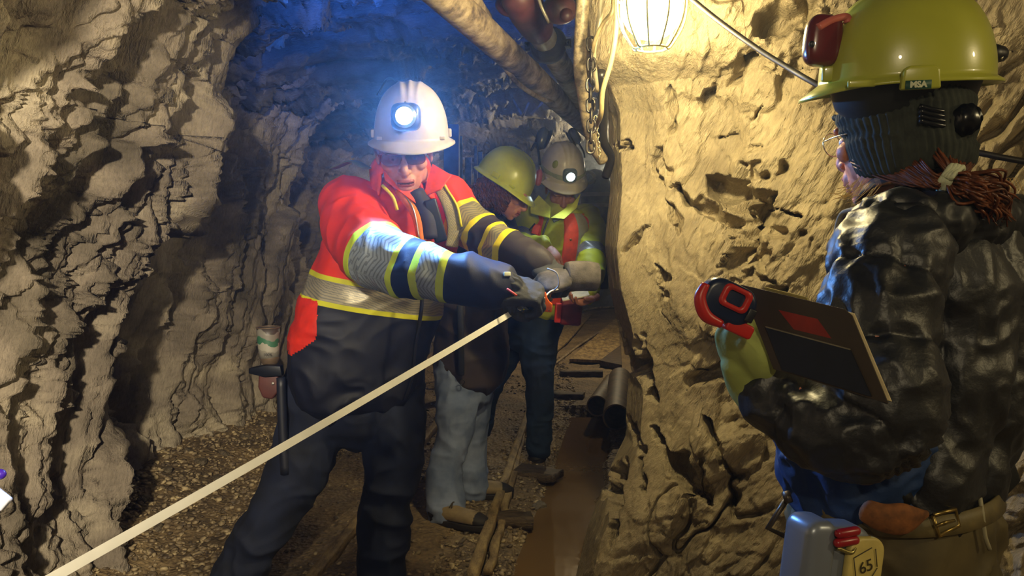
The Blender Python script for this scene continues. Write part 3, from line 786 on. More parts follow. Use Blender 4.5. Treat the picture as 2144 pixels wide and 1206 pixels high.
# ================================================================ the man in the orange jacket
def man_orange():
    T = empty('person', FL(780, 1260), 'person in orange and navy reflective work jacket and white helmet, leaning in', 'person')
    Rs = unit(P(955, 430, 2.50) - P(725, 430, 2.38))
    torso = Loft([(P(842, 408, 2.42), .085, .085), (P(838, 438, 2.44), .165, .11), (P(832, 470, 2.46), .205, .13), (P(815, 540, 2.48), .215, .145), (P(790, 610, 2.5), .225, .15), (P(765, 680, 2.5), .232, .155), (P(752, 745, 2.5), .232, .155), (P(748, 800, 2.5), .222, .15)], side=Rs, sub=6, n=48, power=.9)
    near = Loft([(P(735, 425, 2.40), .095), (P(748, 478, 2.27), .100), (P(785, 530, 2.12), .092), (P(850, 560, 2.05), .080), (P(930, 575, 2.01), .070), (P(1042, 596, 1.98), .060)], sub=7, n=32)
    far = Loft([(P(930, 420, 2.48), .085), (P(975, 462, 2.41), .074), (P(1035, 506, 2.33), .064), (P(1085, 534, 2.27), .057), (P(1128, 552, 2.23), .052)], sub=7, n=32)
    # stripe positions along the near sleeve, from where the photo's bands cross it
    def at(L, px, py, Y): return float(L.coords(np.array([P(px, py, Y)]))[0][0])
    nb = [at(near, 800, 540, 2.10), at(near, 812, 545, 2.08), at(near, 846, 560, 2.05), at(near, 858, 562, 2.05), at(near, 884, 566, 2.03), at(near, 898, 568, 2.02), at(near, 938, 575, 2.01), at(near, 950, 577, 2.0)]
    mn = band_mat('near_sleeve', [(-.3, '#e0330c'), (nb[0] - .03, '#c9dc1e'), (nb[0] - .012, 'R#a9b3b8'), (nb[2], '#c9dc1e'), (nb[2] + .014, '#131a3a'), (nb[4], '#c9dc1e'), (nb[5] - .004, 'R#a9b3b8'), (nb[6] - .006, '#c9dc1e'), (nb[7] - .006, '#131a3a')])
    fb = [at(far, x, y, Y) for x, y, Y in ((965, 455, 2.42), (975, 462, 2.41), (1003, 482, 2.37), (1013, 490, 2.36), (1032, 503, 2.33), (1040, 508, 2.32), (1058, 520, 2.3), (1068, 525, 2.29))]
    mf = band_mat('far_sleeve', [(-.3, '#e8380a'), (fb[0], '#e8d61a'), (fb[1], 'R#a59a72'), (fb[2], '#e8d61a'), (fb[3], '#2a2228'), (fb[4], '#e8d61a'), (fb[5], 'R#a59a72'), (fb[6], '#e8d61a'), (fb[7], '#2a2228')])
    # torso: stripes set by height along the trunk, tilted like the waistband
    A = P(600, 555, 2.42); B = P(930, 622, 2.36); up = unit(np.cross(unit(B - A), np.array([0, 1.0, .0]))); up = up if up[2] < 0 else -up
    t0 = A.dot(up)
    hb = lambda px, py, Y: float(P(px, py, Y).dot(up))
    w0 = hb(610, 552, 2.42)
    mt = band_mat('jacket_trunk', [(t0 - 1.2, '#d8300e'), (t0, '#c8c81c'), (t0 + .014, 'R#a49c86'), (t0 + .076, '#c8c81c'), (t0 + .092, '#0a0e22')], space=up)
    mred = plain('jacket_side', '#d02a12', .6, bump=.2)
    def fm(c, t, l):
        m = l.copy()
        h = c @ up - t0
        ax = (c - P(668, 650, 2.4)) @ Rs + (h - .1) * .10
        side = (l == 0) & (c[:, 1] < 2.6) & (h > .085) & (ax < -.01 - .9 * np.maximum(0, h - .20))
        m[side] = 3
        # navy placket and grey shoulder yoke
        return m
    J = garment('jacket', [torso, near, far], [mt, mn, mf, mred], T, voxel=.006, fold=.008, fscale=8, seed=11, fmat=fm)
    # collar, open, orange outside
    oc = plain('collar_cloth', '#f04a14', .6)
    g = G()
    ring = []
    for i, (x, y, Y, w) in enumerate([(775, 300, 2.50, .03), (772, 350, 2.42, .04), (800, 392, 2.34, .05), (845, 412, 2.28, .05)]):
        pass
    C = Loft([(P(842, 420, 2.42), .108, .105), (P(842, 385, 2.43), .100, .10), (P(838, 355, 2.46), .098, .10)], side=Rs, sub=5, n=48, cap=None)
    mesh = [f for f in C.Fc if not ((C.V[list(f)].mean(0) - P(855, 390, 2.42)) @ unit([.2, -1, .1]) > .062)]
    o = mesh_obj('collar', C.V, mesh, oc, J); m = o.modifiers.new('t', 'SOLIDIFY'); m.thickness = .008
    g = G()   # turned-out collar flap on the right
    a, b, c, d = P(905, 342, 2.34), P(945, 366, 2.30), P(922, 396, 2.28), P(885, 412, 2.29)
    n = unit(np.cross(b - a, d - a)); g.add([a, b, c, d, a + n * .006, b + n * .006, c + n * .006, d + n * .006], [(0, 1, 2, 3), (7, 6, 5, 4), (0, 4, 5, 1), (1, 5, 6, 2), (2, 6, 7, 3), (3, 7, 4, 0)])
    a, b, c, d = P(800, 345, 2.30), P(806, 378, 2.27), P(870, 425, 2.26), P(862, 388, 2.285)
    g.add([a, b, c, d, a + n * .006, b + n * .006, c + n * .006, d + n * .006], [(0, 1, 2, 3), (7, 6, 5, 4), (0, 4, 5, 1), (1, 5, 6, 2), (2, 6, 7, 3), (3, 7, 4, 0)])
    g.obj('collar_flap', oc, J, bevel=.002)
    # inner layer with zip, seen at the open front
    g = G(); g.tube([P(868, 405, 2.30), P(893, 450, 2.285), P(900, 500, 2.28)], [.030, .032, .030], 20)
    g.obj('inner_jacket', plain('inner_cloth', '#2b2733', .7), J)
    g = G(); g.tube([P(835, 398, 2.29), P(872, 450, 2.27), P(884, 510, 2.265)], [.014, .016, .014], 12); g.obj('hoodie_edge', plain('hoodie', '#e07a1c', .8), J)
    g = G(); g.tube([P(842, 402, 2.277), P(866, 440, 2.258), P(878, 500, 2.25)], .003, 8); g.obj('zip', plain('zip_metal', '#b8aeb4', .3, .8), J)
    # shoulder straps of reflective tape down the front
    def strip(pts, wdt, name, mat, off=.006):
        L = Loft([(p, wdt, .004) for p in pts], side=unit(np.array([1, .1, .25])), sub=8, n=16); o = mesh_obj(name, L.V, L.Fc, mat, J)
        t, a_, r = L.coords(L.V)
        for nm, arr in (('tt', t), ('aa', a_)):
            at_ = o.data.attributes.new(nm, 'FLOAT', 'POINT'); at_.data.foreach_set('value', arr.astype(np.float32))
        return o
    tape = band_mat('strap_tape', [(-.1, 'R#b8a878')])
    yel = plain('tape_edge', '#d6c81c', .6)
    strip([P(918, 385, 2.335), P(940, 430, 2.325), P(950, 475, 2.33), P(946, 515, 2.335)], .020, 'reflective_strap', tape)
    g = G(); g.tube([P(930, 388, 2.33), P(956, 430, 2.32), P(966, 475, 2.325)], .004, 8); g.obj('strap_edge', yel, J)
    strip([P(700, 352, 2.36), P(738, 338, 2.32), P(768, 352, 2.29)], .020, 'shoulder_strap', plain('shoulder_tape', '#5a6262', .5))
    g = G(); g.tube([P(800, 388, 2.265), P(822, 412, 2.25), P(832, 440, 2.25)], .005, 8); g.obj('strap_edge', yel, J)
    # zip and hanging draw cord at the open front
    g = G(); g.tube([P(884, 590, 2.325), P(882, 650, 2.32), P(870, 720, 2.325), P(862, 790, 2.33), P(846, 838, 2.335)], .006, 10)
    g.obj('front_zip', plain('black_zip', '#0c0c12', .5), J)
    # radio-like black pouch on the chest
    g = G(); Rr = rotm((.15, -1, -.05), (-.28, 0, 1)); g.box(P(912, 462, 2.27), (.038, .016, .13), Rr); g.obj('chest_pouch', plain('black_pouch', '#15151c', .45), J, bevel=.006)
    # head
    R = rotm(unit(np.array([.12, -.93, -.34])), (-.06, 0, 1))
    c = P(846, 318, 2.335)
    sk = skin_mat('skin_ruddy', '#c38d7d')
    hp = head_parts(c, R, 1.06)
    hp.append(Loft([(c + R @ np.array([0, -.02, -.04]), .056), (c + R @ np.array([0, -.055, -.13]), .060), (P(845, 440, 2.46), .07)], sub=4))
    hl_, hr_ = near, far
    bl = [Loft([(a_, x * .8, y * .8) for a_, x, y in zip(L.C[::5], L.ra[::5], L.rb[::5])], side=L.S[0], sub=2, n=20) for L in (torso, near, far)]
    legR = [(P(675, 800, 2.52), .125), (P(655, 900, 2.50), .115), (P(610, 1010, 2.46), .092), (P(545, 1120, 2.42), .082), (P(470, 1270, 2.38), .075)]
    legL = [(P(812, 800, 2.55), .118), (P(824, 890, 2.53), .112), (P(822, 1000, 2.50), .088), (P(806, 1090, 2.50), .084), (P(800, 1250, 2.50), .078)]
    bl += [Loft([(p, r * .75) for p, r in l], sub=4) for l in (legR, legL)]
    body(T, sk, bl, (c, R, 1.06, hp), lips=plain('lip', '#a0524c', .45))
    eyes(T, c, R, 1.06)
    # stubble chin shadow is real skin colour variation; glasses
    g = G(); lens = []
    for q in (-1, 1):
        lens.append(c + R @ np.array([q * .034, .108, .006]))
        g.tube([c + R @ np.array([q * .070, .085, .012]), c + R @ np.array([q * .085, .03, .012]), c + R @ np.array([q * .084, -.02, .008])], .0025, 8)
    g.tube([c + R @ np.array([-.068, .092, .020]), c + R @ np.array([-.03, .112, .022]), c + R @ np.array([.03, .112, .022]), c + R @ np.array([.068, .092, .020])], .003, 8)
    G1 = g.obj('safety_glasses', plain('glasses_frame', '#8a3a30', .3), T)
    k = M('tinted_lens'); k.col(lin('#d06a58')); k.set(Roughness=.05); k.b.inputs['Transmission Weight'].default_value = .85
    g = G()
    for p in lens: g.ell(p, (.029, .0022, .019), R, power=.7)
    g.obj('lens', k.m, G1)
    # helmet and lamp
    hw = plain('helmet_white', '#b9b0b6', .32, var=.04, bump=0)
    Rh = rotm(unit(np.array([.10, -.96, -.20])), (-.02, 0, 1))
    hc = P(862, 288, 2.345)
    H = helmet(T, hc, Rh, hw, s=1.0, brim=(.040, .020, .026), h=.165, a=(.112, .132))
    lc = P(850, 245, 2.175)
    g = G(); g.box(lc + np.array([0, .028, -.002]), (.046, .02, .05), Rh); g.obj('lamp_bracket', plain('black_plastic', '#15161a', .4), H, bevel=.003)
    cap_lamp(H, lc, rotm((-.02, -1, -.05)), 1.3, (.55, .8, 1), 90)
    g = G(); g.tube([lc + np.array([0, .02, .03]), P(835, 178, 2.33), P(812, 165, 2.46), P(790, 200, 2.50)], .004, 8); g.obj('lamp_cable', plain('black_plastic', '#15161a', .4), H)
    g = G(); g.ell(P(920, 232, 2.365), (.004, .030, .022), Rh); g.obj('sticker', plain('sticker_red', '#b8323c', .4), H)
    # trousers
    jn = denim('dark_jeans', '#131d3a', '#070c1c')
    hip = Loft([(P(748, 740, 2.52), .205, .145), (P(746, 800, 2.53), .208, .15), (P(746, 850, 2.53), .190, .145)], side=Rs, sub=4, n=32)
    garment('trousers', [Loft([(p, r) for p, r in legR], sub=6, n=28), Loft([(p, r) for p, r in legL], sub=6, n=28), hip], [jn], T, voxel=.007, fold=.010, fscale=7, seed=31)
    for (hx, hy), (tx, ty) in (((455, 1330), (385, 1345)), ((795, 1252), (800, 1345))):
        a, b = FL(hx, hy), FL(tx, ty); b = a + unit(b - a) * .29
        shoe(T, a, b, upper='#3a3026')
    # gloves closed round the tape handle
    gm = M('glove_black'); v = gm.coords(); gm.col(gm.ramp(gm.noise(v, 14, 3), [(.35, lin('#15161c')), (.65, lin('#34363c'))])); gm.set(Roughness=.75); gm.nrm(gm.bump(gm.noise(v, 260, 3), .4, .002))
    w1 = P(1045, 598, 1.975)
    hp1 = hand_parts(w1, unit(P(1110, 612, 1.97) - w1), (-.05, -.55, .85), side=1, s=1.14, curl=(1.0, 1.1, .6), fat=1.10, thumb=.9, spread=.07)
    hp1.append(Loft([(P(1030, 592, 1.98), .052), (P(1052, 598, 1.975), .044), (P(1066, 602, 1.972), .040)], sub=4))
    V, Fq, N = remesh(hp1, .003, 2)
    Rg = rotm(unit(P(1110, 612, 1.97) - w1), (-.05, -.55, .85)); lo_ = (V - w1) @ Rg
    V = V + N * (.0028 * np.sin(lo_[:, 0] * 420 + 2 * vnoise(V * 30, 3)) * np.clip(1 - np.abs(lo_[:, 1] - .025) / .045, 0, 1) + .0018 * vnoise(V * 70, 4))[:, None]
    Gl = mesh_obj('glove', V, Fq, gm.m, T)
    g = G(); g.box(P(1062, 574, 1.935), (.018, .006, .012), rotm((.3, -1, .4))); g.obj('glove_tag', plain('tag_white', '#cfd2b8', .5), Gl, bevel=.002)
    g = G(); g.tube([P(1062, 605, 1.915), P(1072, 612, 1.905), P(1082, 619, 1.90)], .003, 8); g.obj('glove_trim', plain('trim_orange', '#d8492a', .6), Gl)
    w2 = P(1122, 552, 2.23)
    hp2 = hand_parts(w2, unit(P(1168, 578, 2.17) - w2), (.1, -.5, .85), side=-1, s=1.10, curl=(.8, 1.0, .6), fat=1.08, thumb=.8, spread=.07)
    hp2.append(Loft([(P(1112, 548, 2.235), .046), (P(1130, 555, 2.225), .042), (P(1142, 561, 2.215), .038)], sub=4))
    V, Fq, N = remesh(hp2, .003, 2)
    mesh_obj('glove', V, Fq, gm.m, T)
    return T

def held_things():
    # reel handle of the measuring tape, with the white tape pulled out
    T = empty('measuring_tape', P(1143, 632, 2.02), 'white measuring tape on an orange handle, stretched across the tunnel towards the camera', 'measuring tape')
    og = plain('reel_orange', '#f06a1c', .4, bump=0)
    fr = (P(1143, 633, 2.02), unit([1, .1, -.12]), unit([.12, -.1, 1]), unit([-.1, 1, .1]))
    out = [(-.018, -.025), (.018, -.025), (.018, -.002), (.010, .003), (.002, .012), (-.004, .028), (-.014, .028), (-.014, .003), (-.018, 0)]
    g = G(); g.prism(out, .012, fr); g.obj('handle', og, T, bevel=.0025)
    g = G()
    for q in (-.011, .010): g.ell(fr[0] + fr[1] * q + fr[2] * -.020 - fr[3] * .0062, (.002, .002, .002))
    g.obj('rivet', plain('rivet_dark', '#3a1a0c', .4), T)
    tw = plain('tape_white', '#e4e2dc', .4, var=.03, bump=.1)
    a, b = P(1092, 643, 1.99), P(108, 1206, .98)
    d = unit(b - a); b2 = b + d * .25
    side = unit(np.cross(d, unit(a - CAM)));
    n = np.cross(d, side)
    g = G()
    hw = .0071
    K = [a + (b2 - a) * t + np.array([0, 0, -.006 * math.sin(math.pi * t)]) for t in np.linspace(0, 1, 24)]
    V = []; 
    for p in K:
        V += [p + side * hw + n * .001, p - side * hw + n * .001, p - side * hw - n * .001, p + side * hw - n * .001]
    Fc = [(4 * i + j, 4 * i + (j + 1) % 4, 4 * i + 4 + (j + 1) % 4, 4 * i + 4 + j) for i in range(23) for j in range(4)] + [(3, 2, 1, 0), (92, 93, 94, 95)]
    g.add(V, Fc); g.obj('tape', tw, T, smooth=False)
    g = G(); g.tube([P(1095, 642, 1.99), P(1115, 655, 2.0), P(1130, 648, 2.015)], .0035, 8); g.tube([P(1128, 640, 2.0), P(1150, 612, 2.03), P(1168, 606, 2.1)], .0022, 8); g.obj('leader', tw, T)
    # grey suede glove with a wide cuff, held beside the dark gloves
    gs = M('suede_grey'); v = gs.coords(); gs.col(gs.ramp(gs.noise(v, 30, 4), [(.35, lin('#3b3735')), (.65, lin('#5e5855'))])); gs.set(Roughness=.95); gs.nrm(gs.bump(gs.noise(v, 300, 3), .5, .002))
    w = P(1196, 577, 2.16)
    prt = hand_parts(w, unit(P(1150, 590, 2.14) - w), (.1, -.6, .8), side=1, s=.92, curl=(.7, .9, .6), fat=1.15, thumb=.7, spread=.07)
    V, Fq, N = remesh(prt, .0025, 1); Tg = mesh_obj('work_glove', V, Fq, gs.m)
    setp(Tg, 'grey suede work glove with a wide stiff cuff, held beside the two black gloves', 'glove')
    L = Loft([(P(1186, 578, 2.165), .040, .030), (P(1200, 578, 2.17), .043, .034), (P(1225, 578, 2.18), .043, .036), (P(1247, 580, 2.19), .041, .036)], side=(0, .2, 1), sub=5, n=32, power=.85, cap='flat')
    mesh_obj('cuff', L.V, L.Fc, gs.m, Tg)
    g = G(); g.tube([P(1146, 562, 2.06), P(1166, 572, 2.05), P(1170, 596, 2.05), P(1158, 610, 2.06)], .0022, 8); g.obj('piping', plain('piping_grey', '#8d8a86', .5), Tg)

# ================================================================ the woman in the yellow helmet
def woman_dark():
    T = empty('person', FL(940, 1100), 'person with curly hair, yellow helmet, dark brown jacket and pale blue jeans, head bowed', 'person')
    Rs = unit([.45, .9, 0])
    torso = Loft([(P(1005, 440, 3.42), .075, .08), (P(1000, 470, 3.42), .15, .13), (P(1000, 530, 3.42), .17, .145), (P(995, 600, 3.42), .17, .15), (P(990, 670, 3.42), .17, .155), (P(988, 730, 3.42), .175, .165), (P(988, 762, 3.42), .172, .165)], side=Rs, sub=6, n=40)
    arm = Loft([(P(1000, 475, 3.27), .085), (P(1022, 545, 3.20), .078), (P(1040, 600, 3.1), .068), (P(1080, 600, 2.95), .06), (P(1115, 592, 2.85), .052)], sub=6, n=28)
    arm2 = Loft([(P(1045, 470, 3.62), .08), (P(1080, 540, 3.60), .07), (P(1110, 580, 3.45), .06)], sub=6, n=28)
    jm = plain('jacket_brown', '#3e3432', .7, var=.2, nscale=8)
    J = garment('jacket', [torso, arm, arm2], [jm], T, voxel=.007, fold=.009, fscale=7, seed=51)
    # knitted neck warmer and hood at the nape
    g = G()
    for i in range(4): g.tube([P(958 + 4 * i, 418 + 13 * i, 3.55), P(985, 412 + 14 * i, 3.40), P(1022 + 6 * i, 424 + 14 * i, 3.36), P(1050, 436 + 12 * i, 3.42)], .022, 12)
    g.obj('scarf', plain('scarf_dark', '#2a2e38', .85, bump=.5, bscale=90), T)
    R = rotm(unit([.80, -.22, -.55]), (.35, 0, 1)); c = P(1066, 400, 3.36)
    sk = skin_mat('skin_fair', '#c88e70')
    hp = head_parts(c, R, .93)
    hp.append(Loft([(c + R @ np.array([0, -.03, -.04]), .045), (c + R @ np.array([0, -.06, -.12]), .05), (P(1005, 450, 3.42), .055)], sub=4))
    bl = [Loft([(a_, x * .8, y * .8) for a_, x, y in zip(L.C[::5], L.ra[::5], L.rb[::5])], side=L.S[0], sub=2, n=20) for L in (torso, arm, arm2)]
    legN = [(P(958, 760, 3.38), .105), (P(957, 840, 3.34), .095), (P(950, 920, 3.32), .076), (P(932, 990, 3.31), .075), (P(934, 1070, 3.26), .088)]
    legF = [(P(1000, 760, 3.52), .09), (P(992, 850, 3.50), .08), (P(988, 930, 3.54), .068), (P(986, 1022, 3.53), .083)]
    bl += [Loft([(p, r * .72) for p, r in l], sub=4) for l in (legN, legF)]
    body(T, sk, bl, (c, R, .93, hp), lips=plain('lip', '#a0524c', .45), vox_head=.003)
    eyes(T, c, R, .93)
    # curls
    rs = np.random.RandomState(8); g = G()
    for i in range(330):
        a = rs.uniform(-2.7, -.05) if i % 2 else rs.uniform(math.pi + .05 - 6.28, math.pi + 2.7 - 6.28)
        a = rs.uniform(math.pi * .06, math.pi * .94) + math.pi      # back half, seen from above (y<0)
        side = 1 if i % 3 else -1
        u = rs.rand()
        # start under the helmet rim, hang down over the cheek and nape
        st = np.array([side * (.070 + .012 * rs.rand()), -.095 + .135 * u, .030 - .02 * rs.rand() - .02 * u]) if rs.rand() < .75 else np.array([rs.uniform(-.06, .06), -.105, .03])
        L = rs.uniform(.07, .15) * (1.0 if u < .6 else .75)
        dirn = unit(np.array([side * .22, -.25 + .35 * u, -1]))
        r0 = rs.uniform(.006, .011); ph = rs.rand() * 6.28; tn = rs.uniform(3.0, 5.0)
        pts = []
        for t in np.linspace(0, 1, 16):
            q = st + dirn * L * t + np.array([math.cos(ph + tn * 6.28 * t * .8), math.sin(ph + tn * 6.28 * t * .8), 0]) * r0 * (.4 + t)
            pts.append(c + R @ q)
        g.tube(pts, .0030, 5, sub=2)
    g.obj('hair', plain('hair_auburn', '#6b3a26', .45, var=.35, nscale=60, bump=0), T)
    hy = plain('helmet_yellow', '#c9d02a', .28, var=.05, bump=0)
    H = helmet(T, P(1056, 378, 3.38), rotm(unit([.80, -.36, -.52]), (.50, -.15, 1)), hy, s=.98, brim=(.045, .012, .016), h=.150, a=(.112, .134))
    # jeans
    jn = denim('pale_jeans', '#8e9aba', '#566587')
    hip = Loft([(P(985, 700, 3.44), .13, .14), (P(980, 775, 3.43), .14, .15), (P(975, 800, 3.42), .135, .14)], side=Rs, sub=4, n=28)
    garment('jeans', [Loft(legN, sub=6, n=28), Loft(legF, sub=6, n=28), hip], [jn], T, voxel=.006, fold=.008, fscale=9, seed=61)
    a, b = FL(905, 1092), FL(1003, 1107); shoe(T, a, a + unit(b - a) * .265)
    a, b = FL(962, 1043), FL(1040, 1040); shoe(T, a, a + unit(b - a) * .25)
    # lanyard strap with ring
    g = G(); L = Loft([(P(963, 640, 3.23), .014, .003), (P(965, 700, 3.22), .014, .003), (P(966, 785, 3.225), .013, .003)], side=(1, 0, 0), sub=4, n=12); g.add(L.V, L.Fc)
    S = g.obj('strap', plain('strap_black', '#101218', .6), T)
    g = G(); rg = [P(967, 800, 3.225) + .011 * np.array([math.cos(t), 0, math.sin(t)]) for t in np.linspace(0, 2 * math.pi, 17)]; g.tube(rg, .0018, 8, sub=1); g.obj('ring', plain('ring_metal', '#30343a', .3, .8), S)

# ================================================================ the man in yellow behind
def man_yellow():
    T = empty('person', FL(1125, 972), 'person in yellow jacket with orange reflective vest and white helmet with ear defenders, writing notes', 'person')
    Rs = unit([1, -.1, 0]); 
    torso = Loft([(P(1175, 425, 4.02), .08, .08), (P(1172, 448, 4.02), .16, .11), (P(1172, 480, 4.03), .205, .13), (P(1165, 540, 4.05), .20, .14), (P(1150, 590, 4.08), .19, .14), (P(1140, 622, 4.1), .18, .14)], side=Rs, sub=16, n=64)
    aL = Loft([(P(1228, 460, 4.02), .085), (P(1238, 510, 3.96), .080), (P(1238, 560, 3.85), .072), (P(1235, 600, 3.72), .055), (P(1232, 620, 3.66), .04)], sub=6, n=28)
    aR = Loft([(P(1110, 455, 4.0), .075), (P(1092, 500, 3.92), .072), (P(1095, 530, 3.8), .066), (P(1125, 512, 3.72), .050), (P(1140, 515, 3.68), .040)], sub=6, n=28)
    def at(L, px, py, Y): return float(L.coords(np.array([P(px, py, Y)]))[0][0])
    t1 = at(aL, 1238, 530, 3.92)
    my = plain('jacket_lime', '#b9bd1c', .65, var=.12, nscale=9)
    ms = band_mat('lime_sleeve', [(-.3, '#b9bd1c'), (t1 - .02, 'R#8d8c84'), (t1 + .035, '#b9bd1c')])
    t2 = at(aR, 1092, 500, 3.92)
    ms2 = band_mat('lime_sleeve_right', [(-.3, '#b9bd1c'), (t2 - .03, 'R#8d8c84'), (t2 + .03, '#b9bd1c')])
    J = garment('jacket', [torso, aL, aR], [my, ms, ms2], T, voxel=.007, fold=.009, fscale=8, seed=71, limbmat=[0, 1, 2])
    # vest: a thin layer over the trunk
    vt = Loft([(c_, a_ * 1.045, b_ * 1.05) for c_, a_, b_ in zip(torso.C, torso.ra, torso.rb)][14:-4], side=Rs, sub=1, n=144, cap=None)
    front = []
    mids = []
    vo = unit([1, 0, 0])
    for f in vt.Fc:
        p = vt.V[list(f)].mean(0)
        j = (f[0] % 144 + .5) / 144 * 2 * math.pi; x, y = math.cos(j), math.sin(j)
        if (x > .12 or x < -.42) and vt.V[f[0]][1] < vt.C[min(len(vt.C) - 1, f[0] // 144)][1] + .03:
            front.append(f); mids.append(1 if (.46 < x < .72 or -.80 < x < -.60) else 0)
    vo_ = plain('vest_orange', '#e8471c', .6, var=.12); vr = plain('vest_tape', '#a39a76', .45)
    o = mesh_obj('vest', vt.V, front, [vo_, vr], J, True, mids); m = o.modifiers.new('t', 'SOLIDIFY'); m.thickness = .006; m.offset = 1
    # folded collar and zip
    g = G(); ycol = plain('collar_lime', '#c2c41e', .65)
    for pts in ([P(1128, 412, 3.90), P(1112, 432, 3.88), P(1112, 446, 3.87), P(1150, 456, 3.86), P(1152, 436, 3.87)], [P(1212, 412, 3.92), P(1205, 436, 3.90), P(1180, 458, 3.86), P(1156, 456, 3.86), P(1200, 428, 3.9)]):
        c0 = np.mean(pts, 0); n = unit(np.cross(pts[1] - pts[0], pts[3] - pts[0])); n = n if n[1] < 0 else -n
        V = [p for p in pts] + [p + n * .010 for p in pts]; k = len(pts)
        g.add(V, [tuple(range(k)), tuple(range(2 * k - 1, k - 1, -1))] + [(i, (i + 1) % k, k + (i + 1) % k, k + i) for i in range(k)])
    g.obj('collar', ycol, J, bevel=.003)
    g = G(); g.tube([P(1151, 452, 3.868), P(1140, 480, 3.872), P(1130, 515, 3.885)], .005, 8); g.obj('zip', plain('zip_grey', '#5a5348', .4), J)
    g = G(); g.box(P(1168, 458, 3.86), (.055, .012, .020), rotm((0, -1, .2), (-.45, 0, 1))); g.obj('collar_tab', plain('tab_grey', '#4c4a38', .7), J, bevel=.003)
    g = G(); g.box(P(1122, 480, 3.875), (.035, .01, .05), rotm((0, -1, 0), (.3, 0, 1))); g.obj('vest_pocket', plain('vest_orange', '#e8471c', .6), J, bevel=.003)
    g = G(); g.tube([P(1108, 482, 3.865), P(1120, 468, 3.86)], .004, 8); g.obj('pen', plain('pen_black', '#101010', .4), J)
    g = G(); g.ell(P(1195, 502, 3.865), (.006, .004, .006)); g.obj('snap_button', plain('button_brass', '#7a5a30', .4, .6), J)
    # head
    R = rotm(unit([.10, -.80, -.62]), (0, 0, 1)); c = P(1175, 396, 3.98)
    sk = skin_mat('skin_pale', '#b27a64')
    hp = head_parts(c, R, 1.0)
    hp.append(Loft([(c + R @ np.array([0, -.03, -.04]), .052), (c + np.array([0, .03, -.13]), .055), (P(1175, 440, 4.05), .06)], sub=4))
    # bare hands: right one writing, left one under the notebook
    wr = P(1142, 516, 3.68)
    h1 = hand_parts(wr, unit(P(1168, 552, 3.60) - wr), (.25, -.9, .4), side=1, s=1.02, curls=[(.35, .5, .3), (.3, .45, .3), (.3, .4, .3), (.35, .4, .3)], thumb=.5, spread=.03)
    wl = P(1240, 622, 3.66)
    h2 = hand_parts(wl, unit(P(1200, 632, 3.60) - wl), (.0, .5, -.9), side=1, s=1.0, curls=[(.3, .5, .3)] * 4, thumb=.3, spread=.05)
    bl = [Loft([(a_, x * .78, y * .78) for a_, x, y in zip(L.C[::5], L.ra[::5], L.rb[::5])], side=L.S[0], sub=2, n=20) for L in (torso, aL, aR)]
    legA = [(P(1132, 660, 4.12), .115), (P(1126, 740, 4.08), .100), (P(1130, 800, 4.03), .078), (P(1130, 870, 4.06), .070), (P(1128, 938, 4.10), .070)]
    legB = [(P(1085, 660, 4.2), .11), (P(1050, 745, 4.28), .098), (P(1020, 815, 4.34), .078), (P(1006, 895, 4.5), .068)]
    bl += [Loft([(p, r * .72) for p, r in l], sub=4) for l in (legA, legB)]
    body(T, sk, bl, (c, R, 1.0, hp), hands=[h1, h2], lips=plain('lip', '#a0524c', .45), vox_head=.0035)
    hw = plain('helmet_cream', '#cfc3a6', .3, var=.05, bump=0)
    Rh = rotm(unit([.14, -.84, -.50]), (.05, 0, 1)); hc = P(1176, 362, 3.98)
    H = helmet(T, hc, Rh, hw, s=1.05, brim=(.036, .022, .03), h=.150, a=(.108, .13))
    # lamp strap round the shell
    g = G(); ring = [hc + Rh @ np.array([.112 * math.cos(t) * 1.03, .135 * math.sin(t) * 1.03, .034]) for t in np.linspace(0, 2 * math.pi, 41)]
    L = Loft([(p, .0022, .012) for p in ring], side=Rh[:, 0], sub=1, n=10)
    Ls = Loft([(p, .0125, .0028) for p in ring], side=Rh[:, 2], sub=1, n=10, cap=None); mesh_obj('lamp_strap', Ls.V, Ls.Fc, plain('strap_sage', '#9aa070', .7), H)
    cap_lamp(H, P(1193, 367, 3.845), rotm((.12, -1, -.42)), 1.15, (.7, .93, 1), 25, '#5f6f6c')
    g = G(); g.ell(hc + Rh @ np.array([.062, .085, .080]), (.018, .020, .026), Rh); g.obj('sticker', plain('sticker_lime', '#9aa028', .5), H)
    # ear defenders folded up over the shell
    dk = plain('defender_shell', '#4d5252', .25, bump=0); pk = plain('defender_pink', '#c86a72', .5); bk = plain('black_plastic', '#15161a', .4)
    g = G(); g.ell(P(1134, 290, 4.0), (.030, .042, .058), rotm((.3, -1, 0), (.3, 0, 1)), power=.8); g.obj('ear_cup', dk, H)
    g = G(); g.ell(P(1146, 292, 3.985), (.012, .040, .055), rotm((.3, -1, 0), (.45, 0, 1))); g.obj('cup_cushion', bk, H)
    g = G(); g.ell(P(1203, 285, 4.05), (.026, .038, .046), rotm((-.3, -1, 0), (-.6, 0, 1)), power=.8); g.obj('ear_cup', dk, H)
    g = G(); g.ell(P(1196, 293, 4.02), (.010, .034, .05), rotm((-.3, -1, 0), (-.7, 0, 1))); g.obj('cup_cushion', bk, H)
    g = G(); g.tube([P(1112, 316, 3.98), P(1122, 300, 3.97), P(1128, 322, 3.94), P(1130, 345, 3.93)], .007, 8); g.obj('defender_arm', bk, H); g = G(); g.tube([P(1212, 300, 4.0), P(1222, 318, 3.97), P(1224, 330, 3.95)], .005, 8); g.obj('defender_arm', bk, H)
    g = G(); g.ell(P(1128, 372, 3.90), (.016, .020, .042), rotm((.5, -1, 0), (.15, 0, 1)), power=.8); g.obj('side_pad', pk, H)
